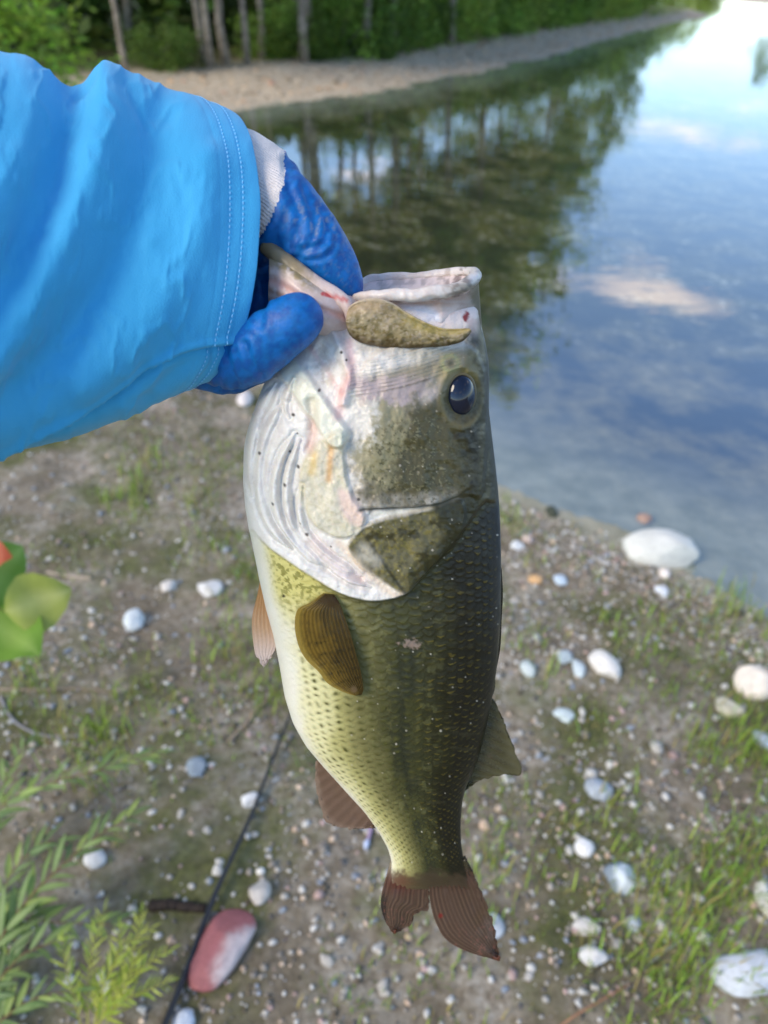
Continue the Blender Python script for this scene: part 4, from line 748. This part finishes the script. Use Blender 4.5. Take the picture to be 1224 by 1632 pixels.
kn = spoly(x+(fbm(x/4, y/4, s=3)-.5)*9, y, [(200, 100), (444, 180), (447, 222), (455, 260), (452, 296), (438, 334), (430, 352), (416, 376), (384, 400), (300, 430), (150, 470)], smooth=False)
Dg = Dg+np.where(kn < 0, .0007, 0)
V = V+Nn*Dg[:, None]
cg = np.repeat(lin((2, 98, 164))[None], len(V), 0); q1 = fbm(x/9, y/9, o=4, s=77); cg = mixc(cg, (14, 106, 190), sst(.5, .7, q1)*.5); cg = mixc(cg, (4, 62, 142), sst(.52, .36, q1)*.5)
tipm = sst(70, 20, np.hypot(x-545, y-440)); grit = (fbm(x/2.2, y/2.2, o=2, s=9) > .70); cg = mixc(cg, (150, 140, 122), grit*(tipm*.10+.03*sst(440, 470, x))); cg = mixc(cg, (120, 132, 150), sst(.58, .72, fbm(x/5, y/14, o=3, s=29))*sst(70, 20, np.hypot(x-500, y-350))*.6)
ck_ = np.repeat(lin((214, 206, 202))[None], len(V), 0)*(1+.3*(fbm(x/3, y/3, s=8)[:, None]-.5))
isk = kn[Fq].mean(1) > 0
def sub_mesh(name, mask, colr):
    f = Fq[mask]; u, inv = np.unique(f, return_inverse=True); f = inv.reshape(f.shape); ff = [tuple(dict.fromkeys(q)) for q in f.tolist()]; return mesh(name, R_(V[u]), [q for q in ff if len(q) > 2], np.clip(colr[u], .003, .9))
rubber = attr_mat('rubber_coating', rough=.5, spec=.32, noise=.12, bump=.25, bscale=600, rvar=.12)
knit, n, l, b = newmat('knit_cotton'); b.inputs['Roughness'].default_value = .95; b.inputs['Sheen Weight'].default_value = .4
a_ = n.new('ShaderNodeAttribute'); a_.attribute_name = 'col'; tcn = n.new('ShaderNodeTexCoord'); wv_ = n.new('ShaderNodeTexWave'); wv_.inputs['Scale'].default_value = 260; wv_.inputs['Distortion'].default_value = 3; wv_.bands_direction = 'DIAGONAL'; l.new(tcn.outputs['Object'], wv_.inputs['Vector'])
vo = n.new('ShaderNodeTexVoronoi'); vo.inputs['Scale'].default_value = 900; l.new(tcn.outputs['Object'], vo.inputs['Vector'])
mm = n.new('ShaderNodeMath'); mm.operation = 'ADD'; l.new(wv_.outputs['Fac'], mm.inputs[0]); l.new(vo.outputs['Distance'], mm.inputs[1])
bp = n.new('ShaderNodeBump'); bp.inputs['Strength'].default_value = .6; bp.inputs['Distance'].default_value = .0006; l.new(mm.outputs[0], bp.inputs['Height']); l.new(bp.outputs[0], b.inputs['Normal']); l.new(a_.outputs['Color'], b.inputs['Base Color'])
glove = obj('glove', sub_mesh('glove', ~isk, cg), rubber, person); tag(glove, 'blue rubber-coated glove, thumb in the mouth of the bass')
kc = obj('knit_cuff', sub_mesh('knit_cuff', isk, ck_), knit, glove); tag(kc, 'pale knitted back of the glove')
# ---- sleeve: rings from the cuff to beyond the elbow (px, py, depth for the upper and lower outline, bulge towards the lens)
US = [0, .03, .10, .20, .32, .45, .58, .72, .86, 1]
TOPC = [(345, 179, .405), (328, 171, .403), (285, 155, .400), (215, 133, .394), (150, 126, .388), (85, 134, .380), (10, 110, .370), (-110, 70, .352), (-260, 30, .334), (-430, 0, .312)]
BOTC = [(318, 613, .410), (300, 622, .408), (262, 640, .405), (205, 664, .400), (140, 690, .393), (70, 712, .386), (-20, 742, .376), (-140, 790, .356), (-290, 860, .336), (-460, 930, .312)]
NU, NV_ = 300, 260
u_ = np.linspace(0, 1, NU)
T_ = spl(TOPC, t=np.interp(u_, US, np.linspace(0, 1, 10))); B_ = spl(BOTC, t=np.interp(u_, US, np.linspace(0, 1, 10)))
T3, B3 = P3(T_[:, 0], T_[:, 1], T_[:, 2]), P3(B_[:, 0], B_[:, 1], B_[:, 2])
C3 = (T3+B3)/2; half = (T3-B3)/2
Fpx = spl([(412, 388), (394, 386), (355, 386), (290, 384), (225, 382), (155, 390), (60, 400), (-60, 420), (-210, 440), (-370, 460)], t=np.interp(u_, US, np.linspace(0, 1, 10)))
bul = np.interp(u_, [0, .3, 1], [.048, .058, .068]); Cd = (C3-EYE)@FW; F3 = P3(Fpx[:, 0], Fpx[:, 1], Cd-bul)-C3; K3 = P3(Fpx[:, 0]*.0+proj(C3)[0]+ (proj(C3)[0]-Fpx[:, 0])*.6, proj(C3)[1], Cd+bul)-C3
th = np.linspace(0, 2*math.pi, NV_, endpoint=False); cth, sth = np.cos(th), np.sin(th)
S = C3[:, None]+half[:, None]*(np.sign(cth)*np.abs(cth)**.96)[None, :, None]+np.where(sth >= 0, 1, 0)[None, :, None]*F3[:, None]*np.abs(sth)[None, :, None]**.9+np.where(sth < 0, 1, 0)[None, :, None]*K3[:, None]*np.abs(sth)[None, :, None]
dS = np.stack(np.gradient(S, axis=(0, 1)), 0); Ns = np.cross(dS[0], dS[1]); Ns /= np.linalg.norm(Ns, axis=2)[..., None]+1e-12
if ((S-C3[:, None])*Ns).sum() < 0: Ns = -Ns
x, y = proj(S); front = sst(-.1, .25, sth)[None]
def bandd(pts, w_, hgt): return hgt*np.exp(-(dline(x, y, pts)/w_)**2)
DS = bandd([(118, 120), (112, 190), (80, 300), (20, 430), (-60, 560)], 32, -.0060)+bandd([(40, 110), (42, 200), (10, 300), (-50, 400)], 34, .0032)+bandd([(165, 130), (165, 220), (120, 340), (50, 480), (-30, 600)], 34, .0048)+bandd([(252, 180), (236, 300), (180, 430), (90, 560), (0, 650)], 36, -.0062)+bandd([(330, 260), (318, 370), (250, 500), (140, 610)], 34, .0046)
DS += bandd([(200, 140), (215, 165), (232, 185)], 14, -.0022)+bandd([(122, 140), (135, 136), (150, 130)], 9, -.0028)
seamL = [(392, 543), (360, 546), (322, 550), (285, 560), (240, 583), (190, 622), (140, 655), (70, 692), (0, 728), (-80, 765)]
ds_ = dline(x, y, seamL); below = np.zeros_like(x); below = sst(0, 9, y-np.interp(x, [p[0] for p in seamL[::-1]], [p[1] for p in seamL[::-1]])); DS += (.0020*np.exp(-(ds_/6)**2)-.0026*np.exp(-((ds_-10)/7)**2)*below-.0020*below)
DS += bandd([(345, 560), (340, 585), (322, 610)], 5, -.0012)+bandd([(230, 590), (200, 625), (150, 660)], 14, -.0025)+bandd([(310, 575), (280, 600), (240, 640)], 14, -.002)
for off_, in ((0.052,), (0.088,)):
    DS += -.0003*np.exp(-((u_-off_)/.003)**2)[:, None]
DS += -.0002*np.exp(-((u_-.112)/.006)**2)[:, None]+.0022*(fbm(x/70, y/110, o=3, s=5)-.5)*2*.6
DS += .0016*(fbm(th[None]*2.2+u_[:, None]*4, u_[:, None]*5, o=3, s=15)-.5)*(1-front)*2
rid = 1-np.abs(fbm(x/46+y/120, y/64-x/160, o=3, s=45)-.5)*6; DS += .0011*np.clip(rid, 0, 1)**2*sst(.10, .2, u_)[:, None]+.0005*(fbm(x/16, y/22, o=3, s=46)-.5)
S = S+Ns*(DS*(.35+.65*front))[..., None]
# turned-in hem gives the cuff its thickness
inn = [S[0]-Ns[0]*.0012+(S[0]-S[1])*.25, S[0]-Ns[0]*.0024, S[6]-Ns[6]*.0028, S[20]-Ns[20]*.003, S[70]-Ns[70]*.004]
SS = np.concatenate([np.stack(inn[::-1]), S]); nS = len(SS)
sm, n, l, b = newmat('sleeve_fabric'); b.inputs['Roughness'].default_value = .72; b.inputs['Specular IOR Level'].default_value = .25; b.inputs['Sheen Weight'].default_value = .15
tcn = n.new('ShaderNodeTexCoord'); tn = n.new('ShaderNodeTexNoise'); tn.inputs['Scale'].default_value = 1400; tn.inputs['Detail'].default_value = 3; l.new(tcn.outputs['Object'], tn.inputs['Vector'])
t2 = n.new('ShaderNodeTexNoise'); t2.inputs['Scale'].default_value = 16; t2.inputs['Detail'].default_value = 6; l.new(tcn.outputs['Object'], t2.inputs['Vector'])
l.new(ramp(t2.outputs['Fac'], [(.3, L3(56, 158, 206)), (.7, L3(68, 170, 220))]), b.inputs['Base Color'])
bp = n.new('ShaderNodeBump'); bp.inputs['Strength'].default_value = .5; bp.inputs['Distance'].default_value = .0005; l.new(tn.outputs['Fac'], bp.inputs['Height']); l.new(bp.outputs[0], b.inputs['Normal'])
endc = S[-1].mean(0); Vx = np.vstack([SS.reshape(-1, 3), endc]); Fx = [tuple(f) for f in grid_faces(nS, NV_, True).tolist()]+[(nS*NV_, (nS-1)*NV_+(j+1) % NV_, (nS-1)*NV_+j) for j in range(NV_)]
sl = obj('sleeve', mesh('sleeve', R_(Vx), Fx), sm, person); tag(sl, 'bright sky blue jacket sleeve with a double-stitched hem')
# stitches
stm, n, l, b = newmat('stitch_thread'); b.inputs['Base Color'].default_value = (*L3(130, 200, 240), 1); b.inputs['Roughness'].default_value = .7
Vt, Ft, o_ = [], [], 0
for off_ in (0.052, 0.088):
    i = int(off_*(NU-1)); loop = S[i]+Ns[i]*.0004; d = np.r_[0, np.cumsum(np.linalg.norm(np.diff(np.vstack([loop, loop[:1]]), axis=0), axis=1))]; L_ = np.vstack([loop, loop[:1]]); s = 0
    while s < d[-1]-.002:
        q = np.linspace(s, s+.0017, 4); P = np.stack([np.interp(q, d, L_[:, k]) for k in range(3)], 1); v, f = tube(P, [.0001, .00030, .00030, .0001], 5, False); Vt.append(v); Ft.append(f+o_); o_ += len(v); s += .0026
tag(obj('stitching', mesh('stitching', R_(np.vstack(Vt)), np.vstack(Ft)), stm, sl), 'two lines of pale blue stitches along the hem')

# ================================================================ plants and small things on the bank
stemm = attr_mat('plant_stem', rough=.7, noise=.2, bscale=200)
plantm = attr_mat('plant_leaf', rough=.5, spec=.35, noise=.15, bscale=60, trans=.3)
def leaf_mesh(L_, Wd, rgb, vein=(170, 180, 120), fold=.25, curl=.15, kind='lance', nu=9, rgb2=None):
    u = np.linspace(0, 1, nu); wd = Wd*(np.sin(math.pi*u**.85)**.9 if kind == 'lance' else np.interp(u, [0, .12, .35, .6, .85, 1], [.04, .62, 1, .93, .52, .03])); V = []
    for a, w_ in zip(u, wd):
        for s in (-1, -.5, 0, .5, 1): V.append((a*L_, s*w_/2, abs(s)*w_/2*fold-curl*L_*a*a))
    V = np.array(V); V[:, 2] += .05*L_*np.sin(V[:, 0]/L_*9+V[:, 1]/Wd*3)*(kind != 'lance'); c = np.repeat(lin(rgb)[None], len(V), 0)*(1+.35*(fbm(V[:, 0]/L_*4, V[:, 1]/L_*4, s=8)[:, None]-.5)); c[2::5] = lin(vein)*.6+c[2::5]*.4
    if rgb2 is not None: k = sst(.35, .8, V[:, 0]/L_+V[:, 1]/Wd*.5); c = c*(1-k[:, None])+lin(rgb2)*k[:, None]
    return mesh('leaf', V, grid_faces(nu, 5), c)
WL = [leaf_mesh(.055, .0105, (112, 140, 76), curl=.1), leaf_mesh(.05, .010, (128, 152, 84), curl=.3), leaf_mesh(.042, .009, (150, 172, 84), curl=.2), leaf_mesh(.05, .011, (88, 116, 66), curl=.2)]
def orient(o, p, d, roll, z=(0, 0, 1)):
    d = Vector(d).normalized(); z = Vector(z); s = z.cross(d); s = s.normalized() if s.length > 1e-3 else Vector((1, 0, 0)); nz_ = d.cross(s); M = Matrix((d, s, nz_)).transposed() @ Matrix.Rotation(roll, 3, 'X'); o.matrix_basis = Matrix.Translation(Vector(p)) @ M.to_4x4()
def branch(root, pts, r0, r1, rgb, leaves, every, sc, name='stem', angle=.7):
    P = arc([toz(np.array(float(a)), np.array(float(b_)), z) for a, b_, z in pts], 24)-np.array(root.location); V, F = tube(P, np.linspace(r0, r1, 24), 6)
    st = obj(name, mesh(name, V, F, np.repeat(lin(rgb)[None], len(V), 0)), stemm, root); Lc = np.r_[0, np.cumsum(np.linalg.norm(np.diff(P, axis=0), axis=1))]; s = .12*Lc[-1]; k = 0
    while s < Lc[-1]:
        p = np.array([np.interp(s, Lc, P[:, q]) for q in range(3)]); i = min(int(np.searchsorted(Lc, s)), 23); t = P[i]-P[i-1]; t /= np.linalg.norm(t)
        sd = np.cross(t, [0, 0, 1]); sd /= np.linalg.norm(sd)+1e-9; sg = 1 if k % 2 else -1; f = s/Lc[-1]
        d = t*(1-.3*angle)+sd*sg*angle*random.uniform(.5, 1.2)+np.array([0, 0, random.uniform(-.1, .45)])
        o = obj('leaf', random.choice(leaves), plantm, st); orient(o, p, d, random.uniform(-.7, .7)); g = sc*random.uniform(.7, 1.15)*(1.1-.45*f); o.scale = (g, g, g); s += every*random.uniform(.7, 1.3); k += 1
    o = obj('leaf', random.choice(leaves), plantm, st); orient(o, P[-1], t, 0); o.scale = (sc*.6,)*3
    return st
wr = thing('willow_seedling', 'young willow with narrow grey-green leaves beside the fishing rod', 'plant', tuple(toz(np.array(-60.), np.array(1560.), .12)))
BR = (120, 92, 58)
for pts, ev in [([(-90, 1400, .20), (0, 1288, .26), (70, 1252, .28), (140, 1232, .29), (205, 1212, .30), (246, 1200, .30)], .016), ([(-40, 1560, .18), (40, 1440, .24), (110, 1370, .27), (160, 1330, .28), (208, 1300, .29)], .015), ([(-90, 1500, .14), (20, 1466, .18), (90, 1470, .2), (180, 1474, .2)], .02),
                ([(-80, 1620, .12), (-20, 1480, .2), (20, 1390, .24), (60, 1350, .27), (90, 1340, .27)], .013), ([(-60, 1640, .12), (0, 1560, .18), (40, 1520, .2), (90, 1500, .22)], .014), ([(-80, 1560, .1), (-20, 1330, .2), (10, 1240, .25), (40, 1190, .26)], .015), ([(-60, 1690, .1), (10, 1620, .16), (60, 1590, .18), (110, 1580, .19)], .015), ([(-90, 1640, .1), (-20, 1600, .14), (20, 1500, .2), (50, 1440, .22)], .013)]:
    branch(wr, pts, .0022, .0007, BR, WL, ev*.8, 1.45)
FE = [leaf_mesh(.026, .0030, (170, 182, 56), curl=.1), leaf_mesh(.022, .0028, (192, 200, 78), curl=.2), leaf_mesh(.024, .0032, (150, 174, 40), curl=.0)]
fe = thing('yellow_weed', 'feathery yellow-green weed growing between the willow and the pink stone', 'plant', tuple(G(150, 1610)[0]))
for pts in [[(150, 1640, 0.15), (170, 1560, 0.19), (200, 1510, 0.21), (240, 1480, 0.22)], [(150, 1640, 0.15), (190, 1580, 0.18), (230, 1540, 0.20), (270, 1515, 0.21)], [(140, 1640, 0.15), (140, 1560, 0.19), (150, 1500, 0.22), (165, 1450, 0.23)], [(150, 1640, 0.15), (190, 1600, 0.18), (230, 1580, 0.19), (268, 1565, 0.20)], [(130, 1640, 0.15), (115, 1580, 0.20), (105, 1540, 0.22), (100, 1500, 0.23)], [(160, 1650, 0.15), (200, 1570, 0.19), (215, 1510, 0.21), (225, 1455, 0.22)], [(150, 1640, 0.15), (180, 1590, 0.18), (205, 1550, 0.20), (215, 1530, 0.20)], [(150, 1640, 0.15), (160, 1580, 0.18), (185, 1530, 0.21), (190, 1480, 0.22)]]:
    branch(fe, pts, .0012, .0005, (160, 160, 60), FE, .0056, 1.5, angle=.8)
# broad-leaved sapling at the left edge
BL = [leaf_mesh(.066, .066, (164, 172, 82), vein=(204, 204, 130), kind='broad', fold=.12, curl=.15, nu=13), leaf_mesh(.06, .05, (120, 158, 56), vein=(170, 196, 100), kind='broad', fold=.12, nu=13), leaf_mesh(.06, .045, (122, 156, 56), kind='broad', fold=.15, nu=13, rgb2=(186, 88, 56))]
sp_ = thing('poplar_sapling', 'broad-leaved green sapling with one reddening leaf', 'plant', tuple(G(-190, 1180)[0]))
base_ = np.array(sp_.location)
stp = [base_-base_, (toz(np.array(-120.), np.array(1060.), .45)-base_), (toz(np.array(-70.), np.array(960.), .72)-base_), (toz(np.array(-50.), np.array(860.), .86)-base_)]
Pq = arc(stp, 24); V, F = tube(Pq, np.linspace(.004, .0015, 24), 7); ss_ = obj('stem', mesh('stem', V, F, np.repeat(lin((120, 110, 70))[None], len(V), 0)), stemm, sp_)
def put_leaf(me, a, c_, z0, z1, roll, sc=1.0):
    p = toz(np.array(float(a[0])), np.array(float(a[1])), z0); q = toz(np.array(float(c_[0])), np.array(float(c_[1])), z1); o = obj('leaf', me, plantm, ss_); orient(o, p-base_, q-p, roll, EYE-p); o.scale = (sc*np.linalg.norm(q-p)/.062,)*3
    j = np.argmin(np.linalg.norm(Pq-(p-base_), axis=1)); v, f = tube(np.array([Pq[j], (Pq[j]+p-base_)/2+[0, 0, .01], p-base_]), .0009, 5); obj('leaf_stalk', mesh('leaf_stalk', v, f, np.repeat(lin((150, 120, 70))[None], len(v), 0)), stemm, ss_)
put_leaf(BL[0], (8, 975), (94, 948), .72, .73, .25, 1.15); put_leaf(BL[1], (-35, 975), (52, 1030), .70, .69, -.3, 1.1); put_leaf(BL[1], (-60, 960), (30, 882), .74, .76, .3, 1.2); put_leaf(BL[2], (-70, 880), (24, 886), .78, .79, -.2, .9); put_leaf(BL[0], (-90, 1020), (-40, 1050), .66, .66, .1, 1.2)
# twigs
def twig(pts, r0, r1, rgb, label, name='twig', cat='twig', lift=.006):
    P = arc([G(a, b_, lift)[0] for a, b_ in pts], 30); P = P+np.stack([np.convolve(RNG.normal(0, r0*.5, 38), np.ones(9)/9, 'valid') for _ in range(3)], 1); V, F = tube(P, np.linspace(r0, r1, 30)*RNG.uniform(.9, 1.1, 30), 8); root = P.mean(0); c = lin(rgb)[None]*(1+.5*(fbm(V[:, 0]*150, V[:, 1]*150, o=3, s=3)[:, None]-.5))
    return tag(obj(name, mesh(name, V-root, F, c), stemm, None, tuple(root)), label, cat)
twig([(75, 912), (105, 917), (145, 922)], .005, .004, (176, 160, 140), 'short thick bleached stick on the gravel by the sapling leaf')
twig([(0, 1098), (60, 1100), (120, 1098), (190, 1104)], .004, .002, (150, 132, 112), 'pale brown twig lying along the ground past the sapling')
twig([(0, 1110), (22, 1148), (55, 1168), (90, 1174), (132, 1172)], .0035, .002, (150, 146, 146), 'grey bent twig curving over the dark soil')
twig([(365, 1182), (395, 1150), (428, 1112)], .005, .003, (160, 140, 116), 'pale split stick standing beside the belly of the fish')
twig([(885, 1640), (930, 1610), (970, 1588), (1005, 1568)], .0026, .0014, (170, 126, 92), 'thin reddish brown dry stem in the lower grass')
twig([(1085, 1500), (1060, 1515), (1035, 1535)], .003, .002, (170, 168, 160), 'short grey twig in front of the grass tuft')
twig([(238, 1442), (275, 1446), (328, 1444)], .012, .009, (46, 34, 24), 'dark brown piece lying above the pink stone', 'dark_piece', 'wood')  # dark brown rounded piece, thicker than the twigs
# fishing rod lying on the bank
rodm, n, l, b = newmat('rod_blank'); b.inputs['Base Color'].default_value = (.018, .019, .022, 1); b.inputs['Roughness'].default_value = .35
rp = np.array([G(a, b_, .018)[0] for a, b_ in [(470, 1120), (440, 1195), (400, 1300), (345, 1420), (300, 1540), (262, 1635), (225, 1730)]]); rr0 = rp[-1].copy()
rod = thing('fishing_rod', 'thin dark fishing rod lying on the gravel behind the fish', 'fishing rod', tuple(rr0)); P = arc(rp, 40); V, F = tube(P-rr0, np.linspace(.003, .0068, 40), 10); obj('blank', mesh('blank', V, F), rodm, rod)
for k in (9, 31):
    t = P[k+1]-P[k]; t /= np.linalg.norm(t); up = np.array([0, 0, 1.]); up -= t*(up@t); up /= np.linalg.norm(up); s = np.cross(t, up); a = np.linspace(0, 2*math.pi, 21); c = P[k]+up*.009; V, F = tube(c-rr0+(np.cos(a)[:, None]*s+np.sin(a)[:, None]*up)*.005, .0007, 6, False); g = obj('line_guide', mesh('line_guide', V, F), rodm, rod)
    V, F = tube(np.array([P[k]-t*.012, P[k]+up*.003, P[k]+up*.0045])-rr0, .0008, 6); obj('guide_foot', mesh('guide_foot', V, F), rodm, g)
# small lilac lure on the ground
lp = np.array([G(a, b_, .008)[0] for a, b_ in [(594, 1300), (590, 1325), (582, 1352)]]); V, F = tube(arc(lp, 16)-lp[2], np.interp(np.linspace(0, 1, 16), [0, .2, .75, .85, 1], [.002, .0045, .004, .007, .004]), 10); c = np.where((np.linspace(0, 1, len(V)) > .78)[:, None], lin((196, 206, 226)), lin((176, 150, 172)))
lure = obj('soft_lure', mesh('soft_lure', V, F, c), stonem, None, tuple(lp[2])); tag(lure, 'small lilac sliver with a pale blue end on the gravel under the anal fin', 'lure')
